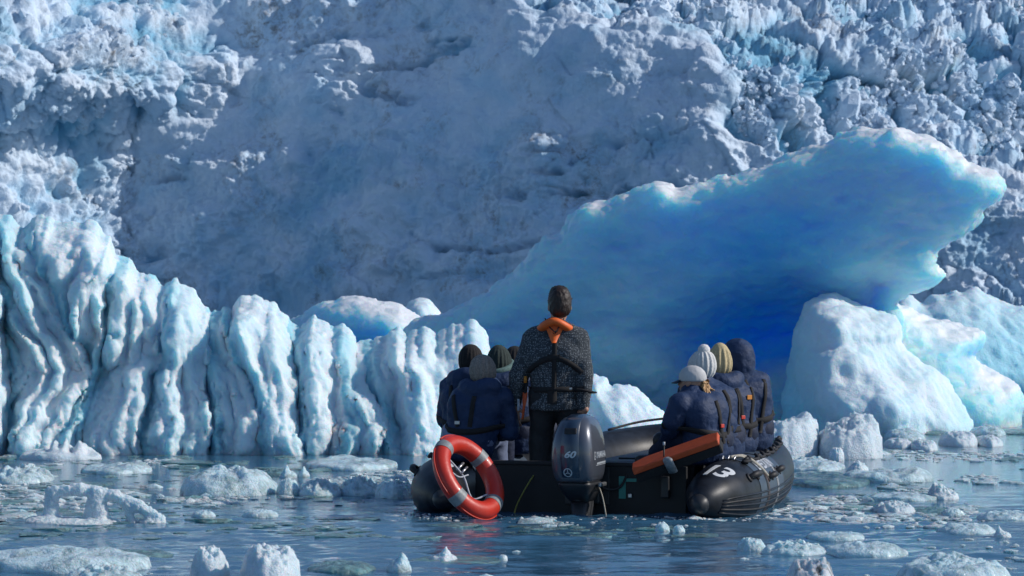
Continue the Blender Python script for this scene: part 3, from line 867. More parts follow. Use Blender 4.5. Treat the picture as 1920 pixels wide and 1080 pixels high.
# fuel hoses and stern lines
sweep('fuel_hose', [(.10, -.12, .25), (.18, -.10, .18), (.28, -.05, .20), (.33, .0, .34), (.30, .06, .36)], .010, BLACKR, boat, seg=8, dens=24)
sweep('stern_line', [(.13, -.15, .22), (.18, -.2, .12), (.22, -.24, -.03)], .006, ROPEW, boat, seg=6, dens=12)
sweep('stern_line', [(-.35, .08, .36), (-.42, -.06, .22), (-.50, -.12, .05), (-.52, -.14, -.05)], .006, ROPEY, boat, seg=6, dens=14)
sweep('bow_painter', [(-.62, 3.05, .47), (-.40, 3.4, .53), (0, 3.62, .57), (.2, 3.6, .57)], .010, ROPED, boat, seg=8, dens=24)
rbox('bow_cleat', (-.05, 3.62, .575), (.12, .08, .05), STEEL, boat, .015)
rbox('bow_cleat', (-.74, 2.75, .47), (.05, .04, .03), STEEL, boat, .008)

# ---- outboard motor (bolted to the boat: part with sub-parts)
def rrect(hw, y0, y1, r, n=6):
    out = []
    for cx, cy, a0 in ((hw - r, y1 - r, 0), (-hw + r, y1 - r, 90), (-hw + r, y0 + r, 180), (hw - r, y0 + r, 270)):
        for k in range(n + 1):
            a = R(a0 + 90 * k / n); out.append((cx + r * math.cos(a), cy + r * math.sin(a)))
    return out
def stack(name, secs, mat, parent, ox=0, cap=True):
    V, Fc = [], []; m = None
    for z, hw, y0, y1, r in secs:
        ring = rrect(hw, y0, y1, r); m = len(ring)
        V += [(ox + x, y, z) for x, y in ring]
    for i in range(len(secs) - 1):
        for j in range(m):
            a, b = i * m + j, i * m + (j + 1) % m
            Fc.append((a, b, b + m, a + m))
    Fc.append(tuple(range(m))[::-1]); Fc.append(tuple(range((len(secs) - 1) * m, len(secs) * m)))
    return make_mesh(name, V, Fc, mat, parent)
OX = .035
motor = stack('outboard_motor', [(.245, .120, -.50, -.12, .06), (.26, .130, -.53, -.11, .065), (.262, .134, -.535, -.105, .065), (.30, .147, -.56, -.10, .07), (.36, .155, -.585, -.095, .075), (.45, .157, -.595, -.095, .08),
     (.54, .152, -.590, -.10, .085), (.60, .143, -.575, -.11, .09), (.65, .130, -.55, -.125, .09), (.69, .112, -.515, -.145, .08), (.715, .092, -.47, -.17, .07), (.728, .06, -.42, -.21, .05), (.732, .02, -.36, -.27, .015)], COWL, boat, OX)
def cowl_back(z):  return np.interp(z, [.245, .30, .36, .45, .54, .60, .65, .69, .715, .728], [-.50, -.56, -.585, -.595, -.59, -.575, -.55, -.515, -.47, -.42])
def cowl_side(z):  return np.interp(z, [.245, .30, .36, .45, .54, .60, .65], [.12, .147, .155, .157, .152, .143, .13])
# navy rear panel following the back of the cowling and over the top
V, Fc = [], []
zz = list(np.linspace(.27, .70, 22)); 
for i, z in enumerate(zz):
    hw = np.interp(z, [.27, .45, .70], [.066, .072, .060])
    for x in (-hw, -hw * .97, hw * .97, hw):
        V.append((OX + x, cowl_back(z) - (.006 if abs(x) < hw * .98 else -.006), z))
for y, z in ((-.40, .738), (-.30, .741), (-.20, .727)):
    for x in (-.055, -.052, .052, .055): V.append((OX + x, y, z if abs(x) < .054 else z - .02))
nrow = len(V) // 4
for i in range(nrow - 1):
    for j in range(3): Fc.append((i * 4 + j, i * 4 + j + 1, i * 4 + j + 5, i * 4 + j + 4))
make_mesh('cowling_panel', V, Fc, COWLN, motor)
rbox('air_vent', (OX, cowl_back(.625) - .004, .625), (.095, .022, .050), BLACKR, motor, .012, rot=(R(-22), 0, 0))
text_mesh('number', '60', .066, SILVER, motor, lambda x, y, d: (OX - .002 + x * 1.25, cowl_back(.455 + y) - .008 - d, .455 + y), shear=.35, bold=.0022)
def ring_mesh(name, r0, r1, fn, mat, parent, n=28):
    V, Fc = [], []
    for k in range(n):
        a = 2 * math.pi * k / n
        for r in (r0, r1): V.append(fn(r * math.cos(a), r * math.sin(a), 0))
    for k in range(n):
        a, b = 2 * k, 2 * ((k + 1) % n); Fc.append((a, a + 1, b + 1, b))
    return make_mesh(name, V, Fc, mat, parent)
bk = lambda x, y, d: (OX - .018 + x, cowl_back(.325 + y) - .0095, .325 + y)
e = ring_mesh('tuning_fork_emblem', .026, .033, bk, SILVER, motor)
def spokes(parent, fn, r):
    for k in range(3):
        a = math.pi / 2 + k * 2 * math.pi / 3
        ux, uy = math.cos(a), math.sin(a)
        V = [fn(-uy * w + ux * l, ux * w + uy * l, 0) for l, w in ((-.15 * r, -.16 * r), (-.15 * r, .16 * r), (.9 * r, .05 * r), (.9 * r, -.05 * r))]
        make_mesh('emblem_fork', V, [(0, 1, 2, 3)], SILVER, parent, False)
spokes(motor, lambda x, y, d: (OX - .018 + x, cowl_back(.325 + y) - .0100, .325 + y), .028)
sidef = lambda cx, cz: (lambda x, y, d: (OX + cowl_side(cz + y) + .0025 + d, cx + x, cz + y))
text_mesh('maker_lettering', 'YAMAHA', .064, SILVER, motor, sidef(-.305, .445), bold=.0015, spacing=.95)
f_ = sidef(-.475, .445)
ring_mesh('maker_emblem', .024, .031, lambda x, y, d: f_(x, y, .001), SILVER, motor); spokes(motor, lambda x, y, d: f_(x, y, .0015), .026)
for z0, z1, y0 in ((.378, .392, -.42), (.370, .374, -.44)):
    V = [sidef(0, 0)(y, z, 0) for y, z in ((y0, z0), (-.16, z0 + .004), (-.16, z1 + .004), (y0 + .01, z1))]
    make_mesh('side_stripe', V, [(0, 1, 2, 3)], SILVER, motor, False)
stack('engine_pan', [(.10, .07, -.36, -.10, .04), (.16, .10, -.45, -.09, .05), (.22, .122, -.50, -.10, .055), (.243, .126, -.515, -.105, .06)], COWLB, motor, OX)
stack('driveshaft_housing', [(-.55, .03, -.30, -.12, .025), (-.30, .045, -.34, -.10, .04), (-.05, .06, -.36, -.10, .05), (.105, .068, -.36, -.10, .05)], COWLB, motor, OX)
rbox('cavitation_plate', (OX, -.27, -.33), (.20, .32, .012), COWLB, motor, .004)
rbox('clamp_bracket', (OX, -.075, .20), (.20, .09, .26), COWLB, motor, .015)
rbox('skid_plate', (OX, -.372, .13), (.05, .02, .05), COWLB, motor, .008)
th = sweep('tiller_handle', [(OX, -.12, .46), (OX, -.04, .60), (OX - .08, .06, .68), (OX - .145, .20, .70)], [.035, .03, .025, .022], COWLB, motor, seg=12, dens=16)
sweep('tiller_grip', [(OX - .14, .18, .700), (OX - .195, .36, .705)], .026, BLACKR, motor, seg=12)
rbox('tilt_handle', (OX + .155, -.25, .225), (.03, .16, .03), STEEL, motor, .01)
rbox('red_reflector', (OX - .150, -.42, .43), (.008, .05, .09), REDR, motor, .003)

# ---- life ring resting on the port stern cone
def ring_thing():
    Yr = 27.62
    X, Z = PX(878, 895, Yr)
    root = empty('life_ring', (X, Yr, Z - .24))
    tag(root, 'orange-red life ring with grey reflective bands propped on the left stern cone', 'life ring')
    n = Vector((.70, -.50, .50)).normalized()
    l = Vector((.60, 0, -.80)); l = (l - n * l.dot(n)).normalized()
    w = n.cross(l)
    Rm, rm = .272, .068
    def P(a, b, off=0.0):
        d = l * math.cos(a) + w * math.sin(a)
        return d * (Rm + (rm + off) * math.cos(b)) + n * (rm + off) * .95 * math.sin(b) + Vector((0, 0, .24))
    def torus(name, a0, a1, off, mat, par, na, full=False):
        nb = 22; V = []; Fc = []
        for i in range(na + (0 if full else 1)):
            a = a0 + (a1 - a0) * i / na
            for j in range(nb): V.append(P(a, 2 * math.pi * j / nb, off))
        for i in range(na):
            for j in range(nb):
                i2 = (i + 1) % na if full else i + 1
                Fc.append((i * nb + j, i2 * nb + j, i2 * nb + (j + 1) % nb, i * nb + (j + 1) % nb))
        return make_mesh(name, V, Fc, mat, par)
    torus('ring_body', 0, 2 * math.pi, 0, REDR, root, 64, True)
    for k in range(4):
        a = R(12 + 90 * k); torus('reflective_band', a - .12, a + .12, .0025, REFL, root, 5)
    for k in range(4):
        a = R(57 + 90 * k)
        sweep('rope_loop', [P(a - .60 + 1.2 * t, .0, .004 + .004 * math.sin(t * 3.14)) for t in np.linspace(0, 1, 12)], .006, REDR, root, seg=6)
    # grab line hanging through the middle, and two bright clips
    mid = Vector((0, 0, .24))
    sweep('throw_line', [P(R(200), math.pi, .01), mid + l * -.02 + w * .03 - n * .05, mid + l * .14 + w * -.03 - n * .06, P(R(20), math.pi, .006)], .007, DULLW, root, seg=6, dens=24)
    sweep('throw_line', [P(R(230), math.pi, .01), mid + l * -.04 + w * -.02 - n * .05, mid + l * -.01 + w * .08 - n * .04], .006, DULLW, root, seg=6, dens=16)
    sweep('clip', [mid + l * -.09 + w * .00 - n * .04, mid + l * -.10 + w * .09 - n * .02], .010, STEEL, root, seg=8)
    sweep('clip', [mid + l * -.05 + w * .01 - n * .04, mid + l * -.06 + w * .10 - n * .02], .009, STEEL, root, seg=8)
ring_thing()

# ---- orange topped case wedged across the starboard stern
def case_thing():
    x0, z0 = PX(1192, 888, 27.85); x1, z1 = PX(1350, 832, 27.70)
    p0 = Vector((x0, 27.85, z0)); p1 = Vector((x1, 27.70, z1))
    d = (p1 - p0); L = d.length; d.normalize()
    root = empty('rescue_case', p0)
    tag(root, 'long case with orange top and black underside lying slanted over the starboard stern', 'case')
    up = Vector((-.25, -.45, 1)); up = (up - d * up.dot(d)).normalized(); s = d.cross(up)
    def slab(name, mat, u0, u1, w0, w1, e0, e1, bev):
        V = []
        for t, e in ((0, e0), (.10, 0), (L - .07, 0), (L + .01, e1)):
            k = 1 - (.0 if t not in (0, L + .01) else e)
            for uu, ww in ((u0, w0), (u0, w1), (u1, w1 * k), (u1, w0 * k)):
                V.append(d * t + up * uu + s * ww)
        Fc = [(0, 1, 2, 3)[::-1]] + [(i * 4 + j, i * 4 + (j + 1) % 4, i * 4 + 4 + (j + 1) % 4, i * 4 + 4 + j) for i in range(3) for j in range(4)] + [(12, 13, 14, 15)]
        o = make_mesh(name, V, Fc, mat, root, False)
        md = o.modifiers.new('bevel', 'BEVEL'); md.width = bev; md.segments = 2
        return o
    slab('orange_top', ORANGE, .026, .070, -.075, .075, .45, .3, .008)
    slab('black_underside', BLACKF, -.050, .024, -.068, .068, .5, .2, .01)
    c = d * (L * .42) + up * .03 + s * .085
    sweep('clasp', [c - up * .075, c + up * .03, c + up * .045], [.045, .045, .03], REFL, root, seg=14, flat=.6)
    c2 = d * (L * .34) + s * .07
    sweep('antenna', [c2, c2 + Vector((0, 0, .17))], .006, BLACKR, root, seg=8); sweep('antenna_tip', [c2 + Vector((0, 0, .165)), c2 + Vector((0, 0, .19))], .009, DULLW, root, seg=8)
case_thing()

def tripod_thing():
    x, y = .30, 1.7
    root = empty('camera_tripod', B(x, y, .352), YAW)
    tag(root, 'small black box on short splayed legs standing on the dark deck', 'tripod')
    rbox('camera_box', (0, 0, .165), (.20, .12, .12), BLACKF, root, .012)
    sweep('centre_post', [(0, 0, .03), (0, 0, .11)], .014, BLACKR, root, seg=10)
    for a in (20, 140, 260):
        sweep('leg', [(0, 0, .05), (.13 * math.cos(R(a)), .13 * math.sin(R(a)), .004)], [.010, .008], BLACKR, root, seg=8)
    rbox('red_tab', (.11, -.03, .15), (.01, .02, .07), REDR, root, .003)
tripod_thing()
def coil_thing():
    x, y = .42, 1.05
    root = empty('rope_coil', B(x, y, .364), YAW)
    tag(root, 'loose coil of dark rope with pale ends dropped on the deck', 'rope')
    pts = []
    for k in range(70):
        a = k * .42; r = .09 + .02 * math.sin(k * .7)
        pts.append((r * 1.3 * math.cos(a) + .012 * math.sin(k), r * math.sin(a), .012 + .0006 * k + .008 * math.sin(k * 1.3)))
    sweep('rope_loops', pts, .010, ROPED, root, seg=6)
    sweep('rope_end', [(.02, -.06, .04), (.08, -.05, .06), (.13, -.09, .03), (.17, -.10, .02)], .013, ROPEW, root, seg=8, dens=16)
coil_thing()
# ================================================================== PEOPLE
SKIN = simple('skin', (.42, .23, .16), .55, noise=(20, .12), bump=(90, .0006))
NAVY = simple('navy_parka_fabric', (.017, .036, .092), .62, noise=(5, .22), bump=(18, .012), spec=.3)
NAVYD = simple('dark_navy_fabric', (.014, .021, .048), .65, noise=(6, .2), bump=(45, .003), spec=.3)
NAVYT_LIT = simple('sunlit_navy_overtrousers', (.16, .20, .32), .55, noise=(4, .25), bump=(40, .002))  # navy cloth, lightened so the sunlight is part of its colour
BLACKT = simple('black_trousers', (.010, .011, .014), .7, noise=(8, .3), bump=(40, .002))
BOOT = simple('dark_rubber_boots', (.012, .014, .018), .4, noise=(10, .3))
KNITB = simple('black_knit', (.012, .010, .011), .9, noise=(60, .4), bump=(110, .003))
KNITG = simple('grey_brown_knit', (.25, .21, .18), .9, noise=(70, .35), bump=(110, .004))
KNITW = simple('off_white_knit', (.62, .62, .60), .9, noise=(70, .15), bump=(110, .004))
POM = simple('white_fluff', (.75, .74, .72), .95, noise=(90, .1), bump=(220, .006))
KNITY = simple('beige_knit', (.52, .42, .24), .9, noise=(70, .2), bump=(110, .004))
KNITN = simple('dark_green_knit', (.022, .035, .032), .9, noise=(70, .3), bump=(110, .003))
KNITT = simple('teal_grey_knit', (.10, .17, .16), .9, noise=(70, .3), bump=(110, .003))
CAPW = simple('pale_grey_cap_cloth', (.50, .50, .50), .8, noise=(14, .12), bump=(60, .001))
CAPN = simple('navy_cap_brim', (.02, .03, .06), .6)
HAIRD = simple('dark_brown_hair', (.022, .011, .007), .5, noise=(60, .5), bump=(160, .003))
HAIRB = simple('blond_hair', (.42, .24, .10), .5, noise=(70, .35), bump=(180, .003))
HAIRBR = simple('light_brown_hair', (.20, .12, .06), .5, noise=(70, .35), bump=(180, .003))
ORNGV = simple('orange_vest_fabric', (.80, .14, .02), .55, noise=(14, .1), bump=(50, .001))
PATCH = simple('amber_badge', (.55, .20, .02), .6)

def sweater_material():
    m, nt, b = new_mat('speckled_nordic_knit')
    vec = objcoord(nt, (1, 1, 1))
    v = nt.nodes.new('ShaderNodeTexVoronoi'); v.inputs['Scale'].default_value = 78; v.inputs['Randomness'].default_value = .55
    nt.links.new(vec, v.inputs['Vector'])
    c1 = ramp(nt, v.outputs['Distance'], [(.26, (.24, .26, .28)), (.46, (.045, .053, .062))])
    w = nt.nodes.new('ShaderNodeTexWave'); w.wave_type = 'BANDS'; w.bands_direction = 'Z'
    w.inputs['Scale'].default_value = 14; w.inputs['Distortion'].default_value = .3
    nt.links.new(vec, w.inputs['Vector'])
    c2 = mixc(nt, w.outputs['Fac'], (.055, .065, .075), c1)
    n = noise_tex(nt, vec, 7, 4)
    c3 = mixc(nt, ramp(nt, n, [(.35, (0, 0, 0)), (.65, (1, 1, 1))]), c2, c1)
    nt.links.new(c3, b.inputs['Base Color']); b.inputs['Roughness'].default_value = .95; b.inputs['Specular IOR Level'].default_value = .15
    p = add_bump(nt, b, v.outputs['Distance'], .8, .004)
    add_bump(nt, b, noise_tex(nt, vec, 160, 3), .6, .002, p)
    return m
SWEAT = sweater_material()

def rotz(a):
    c, s = math.cos(a), math.sin(a); return np.array([[c, -s, 0], [s, c, 0], [0, 0, 1]])

def fmesh(name, F, mat, parent, relax_it=1, disp=None):
    V, Q = F.mesh(); V = relax(V, Q, relax_it)
    if disp is not None:
        Nn = vnormals(V, Q); V = V + Nn * disp(V[:, 0], V[:, 1], V[:, 2], Nn)[:, None]
    return make_mesh(name, V, Q, mat, parent)

def folds(a1=.012, a2=.007, seed=0.0):
    def d(x, y, z, Nn):
        o = seed * 3.1
        u = a1 * fbm(x * 7, y * 7, z * 5, 3, off=o) + a2 * .35 * fbm(x * 22, y * 22, z * 16, 2, .5, ridged=True, off=o + 2)
        w = fbm(x * 5 + z * 3, y * 5, z * 9, 3, .5, ridged=True, off=o + 4)
        v = fbm(x * 11, y * 11, z * 3.5, 2, .5, ridged=True, off=o + 9)
        return u + a2 * w + a2 * .6 * v
    return d

def hand(F, wrist, direction, palm_n, s=1.0, curl=.5, side=1):
    """palm with four unequal bent fingers and a thumb leaving the side of the palm."""
    d = np.asarray(direction, float); d /= np.linalg.norm(d)
    n = np.asarray(palm_n, float); n -= d * (n @ d); n /= np.linalg.norm(n)
    w = np.cross(d, n) * side
    W = np.asarray(wrist, float)
    F.cap(W - d * .03, W + d * .02, .026 * s, .028 * s, k=.012)
    for q in (-1, -.33, .33, 1):
        F.cap(W + d * .015 * s + w * q * .016 * s, W + d * .085 * s + w * q * .030 * s, .017 * s, .014 * s, k=.010)
    for q, L in ((-1, .062), (-.33, .078), (.33, .084), (1, .072)):
        b0 = W + d * .088 * s + w * q * .032 * s
        a1_, a2_ = curl * .9, curl * 2.0
        b1 = b0 + (d * math.cos(a1_) + n * math.sin(a1_)) * L * .52 * s
        b2 = b1 + (d * math.cos(a2_) + n * math.sin(a2_)) * L * .50 * s
        F.cap(b0, b1, .0105 * s, .0095 * s, k=.004); F.cap(b1, b2, .0095 * s, .0075 * s, k=.003)
    t0 = W + d * .025 * s + w * .026 * s; t1 = t0 + (d * .55 + w * .75 + n * .35) / 1.0 * .042 * s; t2 = t1 + (d * .8 + n * .5 + w * .1) * .032 * s
    F.cap(t0, t1, .014 * s, .0115 * s, k=.008); F.cap(t1, t2, .0112 * s, .009 * s, k=.003)

def head_shape(F, c, Rm, s=1.0):
    """skull, face with brow, nose, lips, chin, ears; +y local is the face."""
    def L(p): return c + Rm @ (np.array(p) * s)
    F.ell(L((0, -.012, .022)), np.array((.078, .098, .098)) * s, k=.01, rot=Rm.T.T)
    F.ell(L((0, .012, -.035)), np.array((.064, .076, .082)) * s, k=.03, rot=Rm)
    F.cap(L((0, .060, -.090)), L((0, .040, -.085)), .026 * s, .034 * s, k=.03)
    F.cap(L((0, .088, .012)), L((0, .108, -.022)), .009 * s, .013 * s, k=.010)
    for q in (-1, 1):
        F.cap(L((q * .012, .098, -.026)), L((q * .014, .094, -.027)), .009 * s, k=.008)
        F.ell(L((q * .031, .088, .004)), np.array((.017, .012, .011)) * s, k=.006, rot=Rm, sub=True)
        F.ell(L((q * .031, .078, .003)), np.array((.012, .012, .010)) * s, k=.003, rot=Rm)
        F.cap(L((q * .012, .088, .024)), L((q * .045, .076, .024)), .009 * s, k=.012)
        F.ell(L((q * .084, -.010, -.008)), np.array((.013, .022, .033)) * s, k=.006, rot=Rm)
        F.ell(L((q * .086, -.006, -.003)), np.array((.006, .010, .017)) * s, k=.004, rot=Rm, sub=True)
    F.cap(L((-.018, .090, -.054)), L((.018, .090, -.054)), .0075 * s, k=.006)
    F.cap(L((-.014, .088, -.064)), L((.014, .088, -.064)), .0075 * s, k=.006)
    # neck
    return L

def ribbon(name, rays, width, thick, mat, parent, tree, off=.004, closed=False):
    pts, nor = [], []
    for o, d in rays:
        h = tree.ray_cast(Vector(o), Vector(d).normalized())
        if h[0] is None:
            continue
        pts.append(np.array(h[0])); n = np.array(h[1]); 
        if n @ np.array(d) > 0: n = -n
        nor.append(n)
    if len(pts) < 3: return None
    P = np.array(pts); Nn = np.array(nor)
    for _ in range(3):
        P[1:-1] = .25 * P[:-2] + .5 * P[1:-1] + .25 * P[2:]; Nn[1:-1] = .25 * Nn[:-2] + .5 * Nn[1:-1] + .25 * Nn[2:]
    Nn /= np.linalg.norm(Nn, axis=1)[:, None]
    T = np.gradient(P, axis=0); T /= np.linalg.norm(T, axis=1)[:, None] + 1e-9
    S = np.cross(T, Nn)
    V, Fc = [], []
    for i in range(len(P)):
        for a, b in ((-1, -.6), (-1, 1), (0, 1.25), (1, 1), (1, -.6)):
            wd_ = width[0] + (width[1] - width[0]) * i / (len(P) - 1) if isinstance(width, tuple) else width
            V.append(P[i] + S[i] * a * wd_ / 2 + Nn[i] * (off + thick * b))
    for i in range(len(P) - 1):
        for j in range(5):
            Fc.append((i * 5 + j, i * 5 + (j + 1) % 5, i * 5 + 5 + (j + 1) % 5, i * 5 + 5 + j))
    Fc.append((0, 1, 2, 3, 4)); Fc.append(tuple(len(V) - 5 + j for j in range(5))[::-1])
    return make_mesh(name, V, Fc, mat, parent)

def bvh(o):
    me = o.data
    return BVHTree.FromPolygons([v.co[:] for v in me.vertices], [p.vertices[:] for p in me.polygons])

def beanie(name, c, Rm, mat, parent, tall=1.0, ribs=20, cuff=None, s=1.0, amp=.004, tilt=0.0, gather=True):
    F = Field(c - .22, c + .26, .0075)
    L = lambda p: c + Rm @ (np.array(p) * s)
    F.ell(L((0, -.014, .030)), np.array((.094, .112, .100)) * s, k=.01, rot=Rm)
    F.ell(L((0, -.030, .062 + .030 * tall)), np.array((.072, .082, .075 * tall)) * s, k=.05, rot=Rm)
    sl, X, Y, Z = F.box(F.lo, F.lo + F.h * F.n)
    q = [X - c[0], Y - c[1], Z - c[2]]
    loc = [sum(Rm[k][i] * q[k] for k in range(3)) for i in range(3)]
    cut = -(loc[2] + .018 * s - .35 * (loc[1])) * .9     # rim: low at the nape, above the brow
    F.F = np.maximum(F.F, np.broadcast_to(cut, F.F.shape)).astype(np.float32)
    def disp(x, y, z, Nn):
        l = (np.stack([x, y, z], 1) - c) @ Rm
        th = np.arctan2(l[:, 1] + .014, l[:, 0])
        return amp * np.cos(th * ribs) * (1 - sst(.12, .18, l[:, 2])) + .002 * fbm(x * 30, y * 30, z * 30, 2)
    o = fmesh(name, F, mat, parent, 1, disp)
    if cuff:
        pts = [L((.097 * math.cos(a), -.014 + .115 * math.sin(a), .018 + .35 * (.115 * math.sin(a) - .014) + .0)) for a in np.linspace(0, 2 * math.pi, 41)]
        sweep('hat_cuff', pts, .024 * s, cuff, o, seg=10, flat=1.0, up=tuple(Rm @ np.array((0, 0, 1))), caps=False)
    return o

def person_base(name, label, pelvis, rz, group=None):
    root = empty(name, tuple(pelvis), rz); tag(root, label, 'person', group); return root

def seated(label, pelvis, head, rz, hrz, s=.95, hat=None, jacket=NAVY, trousers=NAVYD, seed=0, hood=None, starboard=True,
           hand_r=None, hand_l=None, group='passengers sitting on the boat tubes', vest=True, head_tilt=0, elbow=None, bodyw=1.0):
    root = person_base('person', label, pelvis, rz, group)
    Rb = rotz(rz)
    H = Rb.T @ (np.asarray(head, float) - np.asarray(pelvis, float))      # head centre in body space
    pel = np.zeros(3)
    up = H / np.linalg.norm(H)
    neck = H - np.array((0, .012, .115 * s)) * 1.0
    chest = neck * .62 + np.array((0, -.045, .0))
    sh_z = neck[2] - .055 * s
    shx = .172 * s * bodyw
    SH = {q: np.array((neck[0] + q * shx, neck[1] - .012, sh_z)) for q in (-1, 1)}
    EL = {q: np.array((neck[0] + q * .225 * s * bodyw, neck[1] + .03, sh_z - .25 * s)) for q in (-1, 1)}
    if elbow: EL.update({k: np.array(v, float) for k, v in elbow.items()})
    WR = {-1: np.array((-.06, neck[1] + .27, sh_z - .33)), 1: np.array((.07, neck[1] + .29, sh_z - .30))}
    if hand_l is not None: WR[-1] = np.array(hand_l, float)
    if hand_r is not None: WR[1] = np.array(hand_r, float)
    kz, ay, az = (.04, .36, -.09) if starboard else (.02, .46, -.42)
    HP = {q: np.array((q * .09, 0, 0.)) for q in (-1, 1)}
    KN = {q: np.array((q * .125, .20 if starboard else .40, kz)) for q in (-1, 1)}
    AN = {q: np.array((q * .125, ay, az)) for q in (-1, 1)}
    Rh = rotz(hrz - rz)
    if head_tilt:
        a = head_tilt; Rh = Rh @ np.array([[1, 0, 0], [0, math.cos(a), -math.sin(a)], [0, math.sin(a), math.cos(a)]])
    # ---- body: one surface from head to feet
    F = Field((-.45, -.28, -.60), (.45, 1.02, H[2] + .17), .0095)
    F.cap(pel, chest, .115, .125, k=.04)
    for q in (-1, 1):
        F.cap(chest + (q * .05, 0, 0), SH[q] * .75 + neck * .25, .10, .06, k=.04)
        F.cap(SH[q], EL[q], .046, .038, k=.03); F.cap(EL[q], WR[q], .037, .026, k=.015)
        hand(F, WR[q], (WR[q] - EL[q]) * (1, 1, .5) + (-q * .05, .05, 0), (0, 0.2, -1), s * 1.02, .5, side=q if False else -q)
        F.cap(HP[q], KN[q], .078, .056, k=.04); F.cap(KN[q], AN[q], .055, .038, k=.02)
        F.cap(AN[q] + (0, -.02, -.04), AN[q] + (q * .02, .15, -.05), .036, .030, k=.02)
    F.cap(neck - (0, 0, .05), neck + (H - neck) * .6, .055 * s, .050 * s, k=.03)
    head_shape(F, H, Rh, s)
    fmesh('body', F, SKIN, root, 1)
    # ---- trousers and boots
    F = Field((-.40, -.25, -.62), (.40, 1.02, .30), .015)
    F.cap((-.06, -.02, .02), (.06, -.02, .02), .135, k=.05)
    for q in (-1, 1):
        F.cap(HP[q], KN[q], .105, .080, k=.05); F.cap(KN[q], AN[q], .078, .066, k=.03)
    fmesh('trousers', F, trousers, root, 1, folds(.008, .008, seed + 3))
    for q in (-1, 1):
        lo = AN[q] + (-.12, -.15, -.14); F = Field(lo, AN[q] + (.14, .26, .16), .010)
        F.cap(AN[q] + (0, -.02, .10), AN[q] + (0, -.02, -.04), .060, .050, k=.02); F.cap(AN[q] + (0, 0, -.05), AN[q] + (q * .02, .155, -.058), .046, .042, k=.03)
        fmesh('boot', F, BOOT, root, 1)
    # ---- parka
    F = Field((-.48, -.36, -.16), (.48, .55, sh_z + .22), .0125)
    w = bodyw
    for q in (-1, 1):
        F.cap((q * .075 * w, -.01, -.05), chest + (q * .072 * w, -.005, .02), .122, .122, k=.06)
        F.cap(chest + (q * .080 * w, -.005, .02), SH[q] * .6 + neck * .4 + (0, 0, -.05), .125, .085, k=.05)
        F.cap(neck + (0, -.01, -.02), SH[q], .075, .074, k=.05)
        F.cap(SH[q], EL[q], .074, .068, k=.014); F.cap(EL[q], WR[q] - (WR[q] - EL[q]) * .06, .067, .050, k=.014)
    F.cap((0, -.01, -.05), chest, .14, .13, k=.06)
    F.cap(neck + (0, -.015, -.03), neck + (0, .0, .035), .082, .074, k=.03)
    if hood == 'down':
        Lh = Rh
        for a in np.linspace(-2.6, -.54, 9):
            F.cap(neck + Lh @ np.array((.12 * math.cos(a), .115 * math.sin(a) - .015, .02 + .015 * math.sin(a * 3 + seed))), neck + Lh @ np.array((.09 * math.cos(a), .10 * math.sin(a) - .02, -.045)), .056, .050, k=.02)
    jk = fmesh('parka', F, jacket, root, 1, folds(.009, .011, seed))
    tree = bvh(jk)
    if hood == 'up':
        F = Field(H - (.24, .26, .26), H + (.24, .26, .24), .010)
        F.ell(H + Rh @ np.array((0, -.022, .030)), (.118, .135, .135), k=.02, rot=Rh)
        F.cap(H + Rh @ np.array((0, -.045, -.06)), neck + (0, -.03, -.02), .105, .105, k=.05)
        F.ell(H + Rh @ np.array((0, .15, -.01)), (.085, .13, .115), k=.02, rot=Rh, sub=True)
        fmesh('hood', F, jacket, root, 1, folds(.010, .008, seed + 5))
    # ---- life vest: collar, waist belt and back straps
    if vest:
        col = []
        for a in np.linspace(R(-250), R(70), 22):
            r = np.array((.118, .105))
            col.append(neck + Rh @ np.array((r[0] * math.cos(a), r[1] * math.sin(a), -.012 - .05 * max(0, math.sin(a)))))
        v = sweep('life_vest_collar', col, [.022] + [.036] * 20 + [.022], BLACKF, root, seg=10, flat=.75, dens=44)
        cz = chest[2] * .50; cy = chest[1] * .5
        rays = [((math.cos(a) * .7, cy + math.sin(a) * .7, cz + .05 * math.sin(a)), (-math.cos(a), -math.sin(a), 0)) for a in np.linspace(R(-205), R(25), 46)]
        ribbon('waist_belt', rays, .044, .004, BLACKF, v, tree)
        for xx, x2 in ((-.085, -.05), (.085, .05)):
            rays = [((xx + (x2 - xx) * t, -.7, (neck[2] - .03) * (1 - t) + cz * t), (0, 1, 0)) for t in np.linspace(0, 1.55 if seed % 2 else 1.05, 22)]
            ribbon('back_strap', rays, .034, .004, BLACKF, v, tree)
        hpt = tree.ray_cast(Vector((-.05, -.7, cz + .02)), Vector((0, 1, 0)))
        if hpt[0] is not None: rbox('strap_buckle', tuple(Vector(hpt[0]) + Vector((0, -.012, .0))), (.04, .015, .028), REDR if seed % 2 else STEEL, v, .004)
    return root, H, Rh, neck, jk, tree

